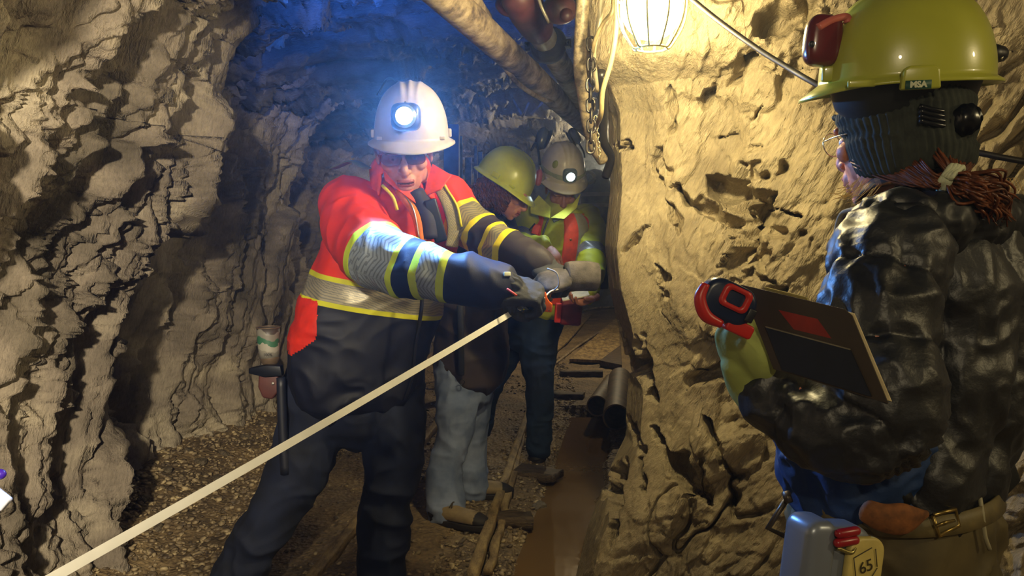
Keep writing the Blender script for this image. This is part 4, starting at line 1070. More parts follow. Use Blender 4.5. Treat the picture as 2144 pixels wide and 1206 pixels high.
    g = G(); g.ell(P(1136, 374, 3.91), (.016, .022, .032), rotm((.5, -1, 0), (.3, 0, 1)), power=.8); g.obj('pad_housing', plain('pad_grey', '#8f867a', .4), H)
    jn = denim('navy_jeans', '#1d3350', '#0d1a2e')
    hip = Loft([(P(1130, 600, 4.1), .15, .12), (P(1118, 660, 4.13), .165, .125), (P(1110, 700, 4.14), .16, .12)], side=Rs, sub=4, n=28)
    garment('jeans', [Loft(legA, sub=6, n=28), Loft(legB, sub=6, n=28), hip], [jn], T, voxel=.007, fold=.008, fscale=9, seed=81)
    a = FL(1130, 945); shoe(T, a, a + np.array([-.03, -.25, 0]), upper='#3e3226', sole='#1a130d', laces=False)
    a = FL(998, 905); shoe(T, a, a + np.array([.02, -.26, 0]), upper='#241c18', sole='#15100c', laces=False)
    # hanging dark red pouch and notebook
    N = G(); R2 = rotm((-.2, -1, .5), (.1, 0, 1)); N.box(P(1204, 618, 3.62), (.13, .006, .075), rotm((-.2, -.35, 1), (0, 1, 0)))
    B = N.obj('notebook', plain('paper', '#d9d0b4', .7, bump=0), None, smooth=False, bevel=.001); setp(B, 'small pale field notebook lying open on the bare palm above the track', 'notebook')
    g = G(); g.box(P(1195, 652, 3.84), (.11, .05, .14), rotm((.1, -1, 0), (.08, 0, 1))); Pn = g.obj('pouch', plain('pouch_dark_red', '#7a1420', .6), None, bevel=.015); setp(Pn, 'dark red cloth pouch hanging beside the yellow jacket', 'pouch')
    g = G(); g.box(P(1168, 655, 3.80), (.032, .02, .10), rotm((.1, -1, 0), (.08, 0, 1))); g.obj('side_panel', plain('pouch_bright_red', '#e0301c', .5), Pn, bevel=.006)
# ================================================================ the woman writing on the clipboard, close to the camera
def text_mesh(txt, size, o, ex, ey, ez, mat, name, parent, depth=.0006, shear=0, bold=0):
    cu = bpy.data.curves.new(name, 'FONT'); cu.body = txt; cu.size = size; cu.extrude = depth; cu.align_x = 'CENTER'; cu.align_y = 'CENTER'; cu.shear = shear; cu.offset = bold
    ob = bpy.data.objects.new(name, cu); COL.objects.link(ob)
    dg = bpy.context.evaluated_depsgraph_get(); me = bpy.data.meshes.new_from_object(ob.evaluated_get(dg)); bpy.data.objects.remove(ob)
    Mx = Matrix([[ex[i], ey[i], ez[i], o[i]] for i in range(3)] + [[0, 0, 0, 1]]); me.transform(Mx)
    me.materials.clear(); me.materials.append(mat)
    return link(name, me, parent)

def woman_puffer():
    T = empty('person', (.72, 1.34, 0), 'person in black quilted jacket, knit band and yellow-green helmet, seen from behind holding a clipboard', 'person')
    Rs = unit([.80, .60, 0])
    torso = Loft([(P(1925, 418, 1.33), .070, .070), (P(1935, 455, 1.335), .145, .105), (P(1945, 500, 1.34), .178, .125), (P(1955, 600, 1.34), .190, .145), (P(1950, 720, 1.34), .188, .150), (P(1925, 840, 1.33), .180, .15), (P(1895, 920, 1.32), .174, .148), (P(1882, 985, 1.31), .170, .145)], side=Rs, sub=8, n=64)
    arm = Loft([(P(1880, 500, 1.21), .080), (P(1850, 590, 1.15), .082), (P(1835, 700, 1.11), .078), (P(1845, 800, 1.08), .075), (P(1850, 880, 1.07), .072), (P(1790, 900, 1.08), .068), (P(1700, 870, 1.12), .064), (P(1625, 825, 1.17), .056)], sub=8, n=40)
    armR = Loft([(P(2080, 510, 1.45), .080), (P(2120, 620, 1.48), .080), (P(2120, 740, 1.50), .07), (P(2060, 800, 1.60), .06)], sub=6, n=32)
    mt = M('quilted_nylon'); v = mt.coords(); n = mt.noise(v, 9, 3)
    mt.col(mt.ramp(n, [(.35, lin('#0d0f13')), (.65, lin('#1c1e23'))])); mt.set(Roughness=.46); mt.b.inputs['Specular IOR Level'].default_value = .65
    mt.nrm(mt.bump(mt.noise(v, 70, 3), .35, .004))
    def quilt(V, Tt, A, L):
        w = 1.6 * vnoise(V * 7, 3) + .6 * vnoise(V * 20, 13)
        d = np.zeros(len(V))
        m = L == 0
        a = A * 3.6 + .22 * w + .8 * Tt
        d = np.where(m, .021 * (np.abs(np.sin(a)) ** .5 - .75), d)
        b = Tt / .055 * math.pi / 1.0 + .25 * w
        d = np.where(~m, .015 * (np.abs(np.sin(b * .5)) ** .5 - .75), d)
        # gathers running off the seams
        s = np.where(m, np.abs(np.sin(a)), np.abs(np.sin(b * .5)))
        q = np.where(m, Tt * 44, A * 7)
        d = d + .0045 * np.sin(q + 2.2 * w) * (1 - s) ** .7 + .003 * (1 - 2.4 * np.abs(vnoise(V * 34 + 9, 21)))
        return d
    J = garment('jacket', [torso, arm, armR], [mt.m], T, voxel=.0045, smooth=5, fold=.006, fscale=11, seed=101, disp=quilt)
    # hood folded on the shoulders
    hood = Loft([(P(1800, 500, 1.22), .030, .028), (P(1850, 484, 1.20), .042, .038), (P(1930, 474, 1.20), .052, .042), (P(2010, 470, 1.24), .058, .046), (P(2080, 475, 1.34), .056, .046), (P(2110, 470, 1.46), .05, .045)], sub=8, n=32)
    V, Fq, N = remesh([hood], .0045, 3)
    V = V + N * (.009 * (1 - 2.2 * np.abs(vnoise(V * np.array([22, 22, 12]), 5))) + .004 * (1 - 2 * np.abs(vnoise(V * 50, 6))))[:, None]
    mesh_obj('hood', V, Fq, plain('hood_black', '#111318', .5, var=.2), T)
    # plaid collar standing at the throat
    k = M('plaid_flannel'); v = k.coords((1, 1, 1), (.3, .2, .5)); sx = k.n('ShaderNodeSeparateXYZ'); k.l(v, sx.inputs[0])
    fx = k.math('GREATER_THAN', k.math('FRACT', k.math('MULTIPLY', sx.outputs[0], 55)), .55); fz = k.math('GREATER_THAN', k.math('FRACT', k.math('MULTIPLY', sx.outputs[2], 55)), .55)
    k.col(k.mix(k.math('MULTIPLY', k.math('ADD', fx, fz), .5), lin('#241a16'), lin('#8a5f3c'))); k.set(Roughness=.9)
    Cc = Loft([(P(1905, 425, 1.31), .088, .085), (P(1905, 395, 1.32), .078, .074), (P(1903, 372, 1.33), .074, .07)], side=Rs, sub=5, n=48, cap=None)
    o = mesh_obj('collar', Cc.V, Cc.Fc, k.m, T); m = o.modifiers.new('t', 'SOLIDIFY'); m.thickness = .006
    g = G(); pts = [P(1756, 545, 1.33), P(1752, 500, 1.33), P(1764, 452, 1.33), P(1795, 440, 1.30), P(1835, 415, 1.27), P(1850, 440, 1.25), P(1820, 480, 1.27), P(1800, 520, 1.29)]
    V = pts + [p + np.array([.002, .012, 0]) for p in pts]; kk = len(pts)
    g.add(V, [tuple(range(kk)), tuple(range(2 * kk - 1, kk - 1, -1))] + [(i, (i + 1) % kk, kk + (i + 1) % kk, kk + i) for i in range(kk)])
    g.obj('front_flap', k.m, T, bevel=.003)
    g = G(); g.tube([P(1752, 548, 1.325), P(1749, 500, 1.325), P(1761, 450, 1.325), P(1795, 436, 1.295), P(1838, 411, 1.26)], .0045, 8); g.obj('fleece_edge', plain('fleece_grey', '#8a8474', .95, bump=.5, bscale=200), T)
    # head, turned away to the left
    R = rotm(unit([-.48, .87, -.12]), (0.02, 0, 1)); c = P(1878, 284, 1.33)
    sk = skin_mat('skin_rosy', '#d08a70')
    hp = head_parts(c, R, 1.0)
    hp.append(Loft([(c + R @ np.array([0, -.02, -.04]), .052), (P(1893, 380, 1.335), .050), (P(1915, 430, 1.335), .062)], sub=4))
    # hand holding the clipboard is inside the glove
    bl = [Loft([(a_, x * .78, y * .78) for a_, x, y in zip(L.C[::6], L.ra[::6], L.rb[::6])], side=L.S[0], sub=2, n=24) for L in (torso, arm, armR)]
    legs = [[(P(1790, 1090, 1.27), .105), (P(1800, 1300, 1.27), .09), (P(1800, 1640, 1.25), .065), (np.array([.58, 1.25, .10]), .05)], [(P(1960, 1090, 1.37), .105), (P(1975, 1300, 1.40), .09), (P(1975, 1600, 1.42), .065), (np.array([.80, 1.45, .10]), .05)]]
    bl += [Loft([(p, r * .75) for p, r in l], sub=4) for l in legs]
    body(T, sk, bl, (c, R, 1.0, hp), lips=plain('lip', '#a0524c', .45), vox_head=.0024, vox=.007)
    eyes(T, c, R, 1.0)
    # glasses wire
    g = G(); gm = plain('wire_silver', '#c9c2a8', .25, .9)
    for q in (-1, 1):
        ct = c + R @ np.array([q * .034, .104, .004]); g.tube([ct + R @ np.array([.024 * math.cos(t), 0, .021 * math.sin(t)]) for t in np.linspace(0, 6.2832, 21)], .0011, 6, sub=1)
        g.tube([c + R @ np.array([q * .058, .104, .008]), c + R @ np.array([q * .072, .06, .008]), c + R @ np.array([q * .078, -.01, .004])], .0011, 6)
    g.obj('glasses', gm, T)
    # knitted band over the ears: ribbed shell
    K = []
    for y_, a_, b_ in ((.082, .060, .082), (.060, .080, .103), (.035, .087, .112), (.005, .089, .113), (-.025, .086, .107), (-.055, .084, .104), (-.078, .078, .095), (-.088, .068, .084)):
        tilt = 0
        K.append((c + R @ np.array([0, -.014 - .10 * max(0, .02 - y_), y_]), a_, b_))
    L = Loft(K, side=R[:, 0], sub=8, n=220, cap=None)
    V = L.V; idx = np.arange(len(V)) % 220
    ctr = L.C[np.arange(len(V)) // 220]; N = (V - ctr); N /= np.linalg.norm(N, axis=1)[:, None]
    loc = (V - c) @ R
    # the band sits high on the brow, low at the nape
    drop = np.interp(loc[:, 1], [-.12, -.04, .03, .08, .11], [.004, .004, .022, .050, .058])
    V = V + R[:, 2] * (drop * np.clip((.05 - loc[:, 2]) / .05, 0, 1))[:, None]
    V = V + N * (.0016 * np.sin(idx / 220 * 2 * np.pi * 55) + .004 * vnoise(V * np.array([14, 14, 30]), 3) + .003 * (1 - 2 * np.abs(vnoise(V * np.array([8, 8, 60]), 7))))[:, None]
    kb = plain('knit_charcoal', '#30342c', .95, var=.25, nscale=40, bump=.6, bscale=260)
    o = mesh_obj('knit_band', V, L.Fc, kb, T); m = o.modifiers.new('t', 'SOLIDIFY'); m.thickness = .004; m.offset = -1
    # hair under the band, gathered to a tail
    hm = plain('hair_copper', '#6a3819', .4, var=.35, nscale=50, bump=0)
    rs = np.random.RandomState(5); g = G()
    tie = P(1988, 374, 1.20)
    for i in range(260):
        u = rs.rand()
        a = math.radians(rs.uniform(-25, 195)); side = 1
        st = c + R @ np.array([-.070 + .01 * rs.rand(), .045 - .13 * u, -.030 - .022 * rs.rand() - .03 * u])
        md = (st + tie) / 2 + R @ np.array([-.015, -.01, -.012 - .012 * rs.rand()])
        g.tube([st, md, tie + rs.randn(3) * .005], [.0015, .0019, .0017], 5, sub=5)
    for i in range(120):                                    # nape
        u = rs.rand()
        st = c + R @ np.array([-.06 + .11 * u, -.095 - .01 * rs.rand(), -.045 - .02 * rs.rand()])
        g.tube([st, (st + tie) / 2 + np.array([0, -.012, -.01 * rs.rand()]), tie + rs.randn(3) * .005], [.0015, .002, .0017], 5, sub=5)
    Hh = g.obj('hair', hm, T)
    g = G()
    for i in range(300):
        o_ = rs.randn(3) * .008
        e_ = P(2082 + rs.randint(-12, 14), 440 + rs.randint(-6, 14), 1.20) + rs.randn(3) * .010
        mid = P(2040, 398, 1.17) + rs.randn(3) * .011
        g.tube([tie + o_ * .4, mid, (mid + e_) / 2 + rs.randn(3) * .008 + np.array([.006, 0, .004]), e_], [.002, .0024, .002, .001], 5, sub=5)
    g.obj('ponytail', hm, T)
    g = G(); d = unit(P(2030, 392, 1.18) - tie)
    S, U = unit(np.cross(d, [0, 0, 1])), None; U = np.cross(d, S)
    for k_ in range(4):
        g.tube([tie + d * (.004 * k_ - .004) + (S * math.cos(t) + U * math.sin(t)) * (.021 + .002 * math.sin(5 * t + k_)) for t in np.linspace(0, 6.2832, 25)], .0042, 8, sub=1)
    g.obj('hair_tie', plain('tie_white', '#c4c8a8', .8, bump=.5, bscale=200), T)
    # few fine loose hairs at the cheek and nape
    g = G()
    for i in range(26):
        st = P(1775 + rs.randint(0, 70), 375 + rs.randint(-8, 24), 1.245); g.tube([st, st + np.array([-.012, 0, -.012 - .01 * rs.rand()]) , st + np.array([-.026 - .012 * rs.rand(), 0, -.014 - .018 * rs.rand()])], .0004, 4, sub=3)
    g.obj('loose_hair', plain('hair_gold', '#c9a25a', .4, bump=0), Hh); g = G()
    for i in range(5):
        st = P(2110 + 8 * i, 400, 1.25); g.tube([st, st + np.array([-.015, 0, .02]), st + np.array([-.03, 0, -.05]), st + np.array([-.02, 0, -.09])], .0005, 4, sub=4)
    g.obj('loose_hair', plain('hair_gold', '#c9a25a', .4, bump=0), Hh)
    # helmet
    hy = M('helmet_lime'); v = hy.coords(); hy.col(hy.ramp(hy.noise(v, 6, 3), [(.3, lin('#9a9d2e')), (.7, lin('#b0b33c'))])); hy.set(Roughness=.30)
    hy.b.inputs['Coat Weight'].default_value = .3; hy.nrm(hy.bump(hy.noise(v, 300, 2), .08, .0005))
    Rh = rotm(unit([-.985, .17, -.015]), (0, -.10, 1)); hc = P(1892, 170, 1.31)
    H = helmet(T, hc, Rh, hy.m, s=.955, brim=(.034, .010, .012), h=.158, a=(.116, .1405), droop=.008, slots=False, liner=plain('liner_black', '#0c0c0e', .6))
    sd = -1 if (Rh[:, 0])[1] > 0 else 1                    # the side turned to the camera
    ex, ey, ez = -Rh[:, 1] , Rh[:, 2], Rh[:, 0] * sd
    def onside(px, py, dy=0): return P(px, py, 1.31 - .112 + dy)
    q = onside(1925, 168, -.004)
    g = G(); g.prism([(-.028, -.014), (.030, -.014), (.027, .016), (.020, .022), (-.018, .022), (-.025, .016)], .016, (q, ex, ey, ez)); S_ = g.obj('accessory_slot', hy.m, H, bevel=.004)
    g = G(); g.prism([(-.0185, -.0065), (.0185, -.0065), (.0185, .0065), (-.0185, .0065)], .001, (P(1923, 177, 1.31 - .112 - .0135), ex, ey, ez)); lb = g.obj('label_plate', plain('label_green', '#2e5648', .4, bump=0), S_)
    text_mesh('MSA', .0125, P(1923, 177, 1.31 - .112 - .0148), ex, ey, ez, plain('label_print', '#c8ccae', .4, bump=0), 'lettering', lb, .0003, bold=.0006)
    g = G(); g.box(P(1804, 175, 1.222), (.042, .008, .012), np.stack([ex, ey, ez], 1) @ np.array([[1, 0, 0], [0, 0, 1], [0, 1, 0]])); g.obj('chin_strap_lug', hy.m, H, bevel=.003)
    g = G(); g.box(P(1740, 155, 1.29), (.014, .03, .026), Rh); g.obj('lamp_clip', hy.m, H, bevel=.004)
    # raised V on the crown
    g = G()
    for sgn in (-1, 1):
        pts = [hc + Rh @ np.array([sgn * x, y, z]) for x, y, z in ((.022, .05, .150), (.030, 0, .152), (.040, -.045, .138), (.048, -.075, .118))]
        g = G(); g.tube(pts, [.004, .0065, .0065, .003], 12); g.obj('crown_ridge', hy.m, H)
    # red clip-on lamp at the brow, seen from the side, and black clip at the back
    rd = M('red_plastic'); rd.col(lin('#620c14')); rd.set(Roughness=.25); rd.b.inputs['Coat Weight'].default_value = .5
    g = G(); g.ell(P(1722, 86, 1.29), (.030, .020, .042), rotm((0, 1, 0), (.1, 0, 1)), power=.6); rl = g.obj('red_lamp', rd.m, H)
    g = G(); g.tube([P(1712, 58, 1.272), P(1742, 42, 1.275), P(1772, 36, 1.28), P(1774, 48, 1.28)], .0065, 12); g.obj('lamp_arm', plain('clear_red', '#c86a5c', .2, bump=0), rl)
    g = G(); g.ell(P(1748, 92, 1.30), (.014, .022, .034), rotm((0, 1, 0))); g.obj('lamp_back', plain('black_plastic', '#15161a', .4), rl)
    g = G(); g.ell(P(1700, 92, 1.268), (.005, .003, .005)); g.obj('screw', plain('black_plastic', '#15161a', .4), rl)
    g = G(); Lc = Loft([(P(2052, 112, 1.30), .014), (P(2078, 113, 1.30), .0165), (P(2092, 113, 1.30), .014)], sub=3, n=24); g.add(Lc.V, Lc.Fc); bc = g.obj('rear_clip', plain('black_plastic', '#15161a', .4), H)
    g = G(); g.tube([P(2090, 104, 1.29), P(2100, 112, 1.29), P(2096, 124, 1.29)], .0025, 8); g.obj('clip_hook', plain('wire_silver', '#c9c2a8', .25, .9), bc)
    # adjusting ratchet of the helmet harness behind the band
    g = G(); bk = plain('harness_black', '#0d0e12', .25, bump=0)
    for k_ in range(4):
        y0 = 226 + 10 * k_
        g.tube([P(1925, y0 - 4, 1.215), P(1965, y0 + 6, 1.212), P(2010, y0 + 10, 1.225)], .0042, 8)
    hn = g.obj('harness_strap', bk, H)
    g = G(); Lr = Loft([(P(2022, 250, 1.228), .021, .024), (P(2024, 250, 1.20), .021, .024)], side=(1, 0, 0), sub=2, n=40, cap='flat')
    V = Lr.V.copy(); ii = np.arange(len(V)) % 40; cc = V.mean(0); V += (V - cc) * (.05 * (ii % 4 < 2))[:, None]
    mesh_obj('ratchet_knob', V, Lr.Fc, bk, hn)
    # glove
    gg = M('glove_lime'); v = gg.coords(); gg.col(gg.ramp(gg.noise(v, 10, 3), [(.3, lin('#8f9a4e')), (.7, lin('#b0ba6a'))])); gg.set(Roughness=.8); gg.nrm(gg.bump(gg.noise(v, 60, 3), .35, .004))
    w = P(1578, 805, 1.19)
    prt = hand_parts(w, unit(P(1545, 715, 1.15) - w), unit([-.85, -.5, .1]), side=-1, s=1.02, curl=(.75, .95, .6), fat=1.28, thumb=.5, spread=.02)
    prt.append(Loft([(P(1640, 850, 1.19), .050), (P(1606, 825, 1.19), .048), (P(1580, 795, 1.188), .044), (P(1564, 765, 1.18), .040)], sub=5, n=28))
    V, Fq, N = remesh(prt, .003, 3); V = V + N * (.0025 * vnoise(V * np.array([50, 50, 24]), 4))[:, None]
    mesh_obj('glove', V, Fq, gg.m, T)
    # blue pullover hem and shirt tail below the jacket
    pb = plain('pullover_blue', '#153260', .75, var=.2, nscale=14, bump=.5, bscale=160)
    hem = Loft([(P(1805, 900, 1.29), .150, .135), (P(1808, 950, 1.29), .152, .134), (P(1825, 985, 1.30), .152, .132), (P(1845, 1010, 1.30), .148, .128)], side=Rs, sub=6, n=64)
    garment('pullover', [hem], [pb], T, voxel=.005, fold=.009, fscale=14, seed=111)
    g = G(); Ls = Loft([(P(1815, 1070, 1.13), .018, .010), (P(1850, 1084, 1.125), .022, .012), (P(1895, 1086, 1.125), .024, .012), (P(1938, 1076, 1.13), .006, .005)], side=(0, 0, 1), sub=6, n=28); g.add(Ls.V, Ls.Fc)
    g.obj('shirt_tail', plain('shirt_tan', '#7d4c22', .8, var=.25, nscale=60, bump=.5, bscale=150), T)
    # trousers, belt and buckle
    ol = plain('trouser_olive', '#5a4f30', .7, var=.25, nscale=9, bump=.3, bscale=120)
    hip = Loft([(P(1874, 1010, 1.31), .158, .134), (P(1880, 1060, 1.31), .168, .142), (P(1882, 1130, 1.31), .175, .148), (P(1885, 1200, 1.32), .180, .15), (P(1885, 1270, 1.32), .165, .14)], side=Rs, sub=5, n=56)
    garment('trousers', [hip] + [Loft([(p, r) for p, r in l], sub=6, n=28) for l in legs], [ol], T, voxel=.007, fold=.012, fscale=9, seed=121)
    Lb = Loft([(P(1878, 1008, 1.308), .172, .147), (P(1880, 1044, 1.308), .1765, .152)], side=Rs, sub=2, n=96, cap=None)
    o = mesh_obj('belt', Lb.V, Lb.Fc, plain('belt_leather', '#6b5f3c', .55, var=.2, nscale=30), T); m = o.modifiers.new('t', 'SOLIDIFY'); m.thickness = .005; m.offset = 1
    g = G(); br = plain('buckle_brass', '#a08a50', .3, .9, bump=0)
    g.tube([P(1955, 1078, 1.135), P(2000, 1066, 1.15), P(2008, 1100, 1.15), P(1966, 1122, 1.135), P(1953, 1080, 1.135)], .0032, 8, smooth=False)
    bu = g.obj('buckle', br, o); g = G(); g.tube([P(1960, 1102, 1.13), P(1978, 1094, 1.128), P(1998, 1090, 1.14)], .0025, 8); g.obj('prong', br, bu)
    g = G(); g.tube([P(2048, 1020, 1.19), P(2056, 1070, 1.17), P(2062, 1120, 1.17), P(2072, 1150, 1.18)], .0035, 8); g.obj('belt_cord', plain('cord_grey', '#9a9478', .5), T)
    a = np.array([.60, 1.22, 0]); shoe(T, a, a + unit([-.6, .7, 0]) * .27, upper='#3a3026'); a = np.array([.83, 1.42, 0]); shoe(T, a, a + unit([-.7, .6, 0]) * .27, upper='#3a3026')
    return T

def woman_things():
    # clipboard seen from below
    TL, TR, BR = P(1552, 596, 1.13), P(1780, 650, 1.03), P(1856, 835, 1.00)
    ex = unit(TR - TL); wd = np.linalg.norm(TR - TL); eyv = BR - TR; ln = np.linalg.norm(eyv)
    ez = unit(np.cross(ex, eyv)); ey = np.cross(ez, ex)
    if ez[1] > 0: pass
    sk = (eyv @ ex)
    def Q(u, v, w=0): return TL + (TR - TL) * u + eyv * v + ez * w
    bm = plain('hardboard', '#33281c', .6, var=.15, nscale=20)
    T = empty('clipboard', (TL + BR) / 2, 'brown clipboard with an orange-red sticker, held flat by the person in the quilted jacket', 'clipboard')
    def slab(name, uv, w0, w1, mat, par, bevel=0):
        g = G(); n = len(uv); V = [Q(u, v, w0) for u, v in uv] + [Q(u, v, w1) for u, v in uv]
        g.add(V, [tuple(range(n - 1, -1, -1)), tuple(range(n, 2 * n))] + [(i, (i + 1) % n, n + (i + 1) % n, n + i) for i in range(n)])
        return g.obj(name, mat, par, bevel=bevel, smooth=False)
    sg = 1 if (CAM - TL) @ ez > 0 else -1               # w grows towards the camera
    slab('board', [(0, 0), (.95, 0), (1, .06), (1, 1.05), (0, 1.05)], -.0015 * sg, .0015 * sg, bm, T)
    slab('paper_sheets', [(.03, .01), (1.02, .03), (1.03, 1.02), (.03, 1.02)], -.0045 * sg, -.0017 * sg, plain('paper_cream', '#d8c79c', .7, bump=0), T)
    slab('navy_panel', [(.10, .50), (.86, .50), (.88, 1.02), (.10, 1.02)], .0016 * sg, .0045 * sg, plain('panel_navy', '#0d1324', .8), T)  # dark navy panel over the lower half of the board
    slab('panel_edge', [(.10, .485), (.862, .485), (.862, .50), (.10, .50)], .0016 * sg, .0050 * sg, plain('panel_trim', '#77705e', .6), T)
    slab('red_sticker', [(.30, .22), (.66, .21), (.72, .42), (.38, .43)], .0016 * sg, .0021 * sg, plain('sticker_orange_red', '#851f0d', .5, bump=0), T)
    slab('metal_clip', [(.22, -.035), (.62, -.03), (.62, .03), (.22, .03)], -.010 * sg, -.005 * sg, plain('clip_brass', '#a89a5c', .35, .6), T, .001)
    # tape measure
    c = P(1521, 632, 1.085); Rm = rotm(unit([-.35, 1, .1]), unit([.50, .1, 1]))
    T2 = empty('tape_measure', c, 'compact red and blue-black tape measure clipped on the corner of the clipboard', 'tape measure')
    X, Y_, Z = Rm[:, 0], Rm[:, 1], Rm[:, 2]
    def rr(w, h, r, n=8, cut=0):
        o = []
        for cx, cy, a0 in ((w - r, h - r, 0), (-w + r, h - r, 90), (-w + r, -h + r, 180), (w - r, -h + r, 270)):
            for i in range(n): a = math.radians(a0 + 90 * i / (n - 1)); o.append((cx + r * math.cos(a), cy + r * math.sin(a)))
        return o
    bd = M('case_blue'); bd.col(lin('#14203c')); bd.set(Roughness=.3); rd = M('case_red'); rd.col(lin('#b3200f')); rd.set(Roughness=.35)
    Xd, Yd = unit(P(1575, 655, 1.085) - P(1470, 605, 1.085)), None; Zd = unit(np.array([0, -1, 0]) - Xd * (-Xd[1])); Yd = np.cross(Zd, Xd)
    if Yd[2] < 0: Yd = -Yd
    g = G(); g.prism(rr(.040, .029, .024), .034, (c, Xd, Yd, Zd)); g.obj('case', bd.m, T2, bevel=.009)
    out, inn = rr(.0215, .0165, .009), rr(.013, .0095, .005)
    g = G(); n = len(out); o0 = c + Xd * .004 + Yd * .009 + Zd * .0175
    A = [o0 + Xd * x + Yd * y for x, y in out]; B = [o0 + Xd * x + Yd * y for x, y in inn]; A2 = [p + Zd * .004 for p in A]; B2 = [p + Zd * .004 for p in B]
    g.add(A + B + A2 + B2, [q for i in range(n) for q in ((i, (i + 1) % n, 2 * n + (i + 1) % n, 2 * n + i), (n + i, 3 * n + i, 3 * n + (i + 1) % n, n + (i + 1) % n), (2 * n + i, 2 * n + (i + 1) % n, 3 * n + (i + 1) % n, 3 * n + i))])
    g.obj('red_ring', rd.m, T2)
    g = G(); g.tube([c - Xd * .041 + Yd * .010 + Zd * .012, c - Xd * .040 - Yd * .012 + Zd * .014, c - Xd * .022 - Yd * .030 + Zd * .014, c + Xd * .004 - Yd * .032 + Zd * .012], [.006, .0085, .009, .006], 14); g.obj('red_grip', rd.m, T2)
    g = G(); g.prism(rr(.020, .010, .005), .030, (c + Xd * .030 - Yd * .026, Xd, Yd, Zd)); g.obj('red_foot', rd.m, T2, bevel=.003)
    g = G(); g.box(c + Xd * .0335 + Yd * -.004 + Zd * .0195, (.012, .004, .020), np.stack([Xd, Zd, Yd], 1)); g.obj('lock_button', plain('black_plastic', '#15161a', .4), T2, bevel=.002)
    # battery of the cap lamp on the belt
    c = P(1734, 1165, 1.06)
    T3 = empty('lamp_battery', c, 'blue-grey cap lamp battery marked 65 hanging on the belt below the quilted jacket', 'battery pack')
    X, Zu = unit([.93, .30, -.12]), None; Yf = unit(np.cross([0, 0, 1.0], X)); Yf = Yf if Yf[1] < 0 else -Yf; Zu = unit(np.cross(X, Yf)); Zu = Zu if Zu[2] > 0 else -Zu
    Rb = np.stack([X, -Yf, Zu], 1)
    al = M('battery_shell'); al.col(lin('#7f8796')); al.set(Roughness=.32); al.b.inputs['Metallic'].default_value = .35
    g = G(); g.prism(rr(.056, .060, .030), .05, (c + Zu * -.010, X, Zu, Yf)); g.obj('case', al.m, T3, bevel=.012)
    g = G(); g.prism(rr(.026, .058, .020), .060, (c - X * .036 + Zu * .001 , X, Zu, Yf)); g.obj('rounded_cell', al.m, T3, bevel=.014)
    g = G(); g.prism(rr(.031, .046, .022), .012, (c + X * .034 + Zu * -.006 + Yf * .030, X, Zu, Yf)); fp = g.obj('yellow_face', plain('battery_yellow', '#c6b468', .45), T3, bevel=.004)
    fz = Yf; ori = c + X * .033 + Yf * .0375 + Zu * .000
    dk = plain('marking_dark', '#3c3420', .5, bump=0)
    Xi, Zi = unit(X + Zu * .35), unit(Zu - X * .35)
    text_mesh('65', .024, ori, Xi, Zi, fz, dk, 'lettering', fp, .0003)
    for (a_, b_) in (((-.020, -.014), (-.018, .020)), ((.018, -.006), (.020, .020)), ((-.020, -.014), (-.006, -.028)), ((-.006, -.028), (.018, -.008)), ((-.018, .020), (.014, .024))):
        g = G(); g.tube([ori + Xi * a_[0] + Zi * a_[1], ori + Xi * b_[0] + Zi * b_[1]], .0007, 6, smooth=False); g.obj('marking_line', dk, fp)
    for k_ in range(2):
        g = G(); Lr = Loft([(c + X * (-.018) + Zu * (.046 - .013 * k_) + Yf * .034, .0065), (c + X * .010 + Zu * (.050 - .013 * k_) + Yf * .034, .0065)], sub=2, n=16); g.add(Lr.V, Lr.Fc); g.obj('red_latch', plain('latch_red', '#9a1c24', .3, bump=0), T3)
    g = G(); g.tube([c - X * .018 + Zu * .026 + Yf * .034, c + X * .004 + Zu * .020 + Yf * .036, c + X * .012 + Zu * .026 + Yf * .034], .003, 8); g.obj('latch_bar', plain('bar_brass', '#a59a60', .3, .8), T3)
    # black wire frame and dark pouch at the hips
    g = G(); g.tube([P(1650, 1040, 1.22), P(1608, 1106, 1.22), P(1660, 1130, 1.22)], .005, 10, smooth=False); g.tube([P(1645, 1030, 1.22), P(1652, 1052, 1.21)], .007, 10, smooth=False)
    o = g.obj('tool_loop', plain('frame_steel', '#4a4238', .4, .6), None); setp(o, 'dark steel loop hanging at the front of the belt beside the rock', 'tool loop')
    g = G(); g.prism([(-.035, .02), (-.005, .048), (.03, .035), (.045, -.002), (.02, -.03), (-.03, -.018)], .03, (P(2078, 1000, 1.36), (1, 0, 0), (0, 0, 1), (0, -1, 0)))
    o = g.obj('belt_pouch', plain('pouch_black', '#0f1014', .7), None, bevel=.006); setp(o, 'small black pouch on the belt behind the quilted jacket', 'pouch')
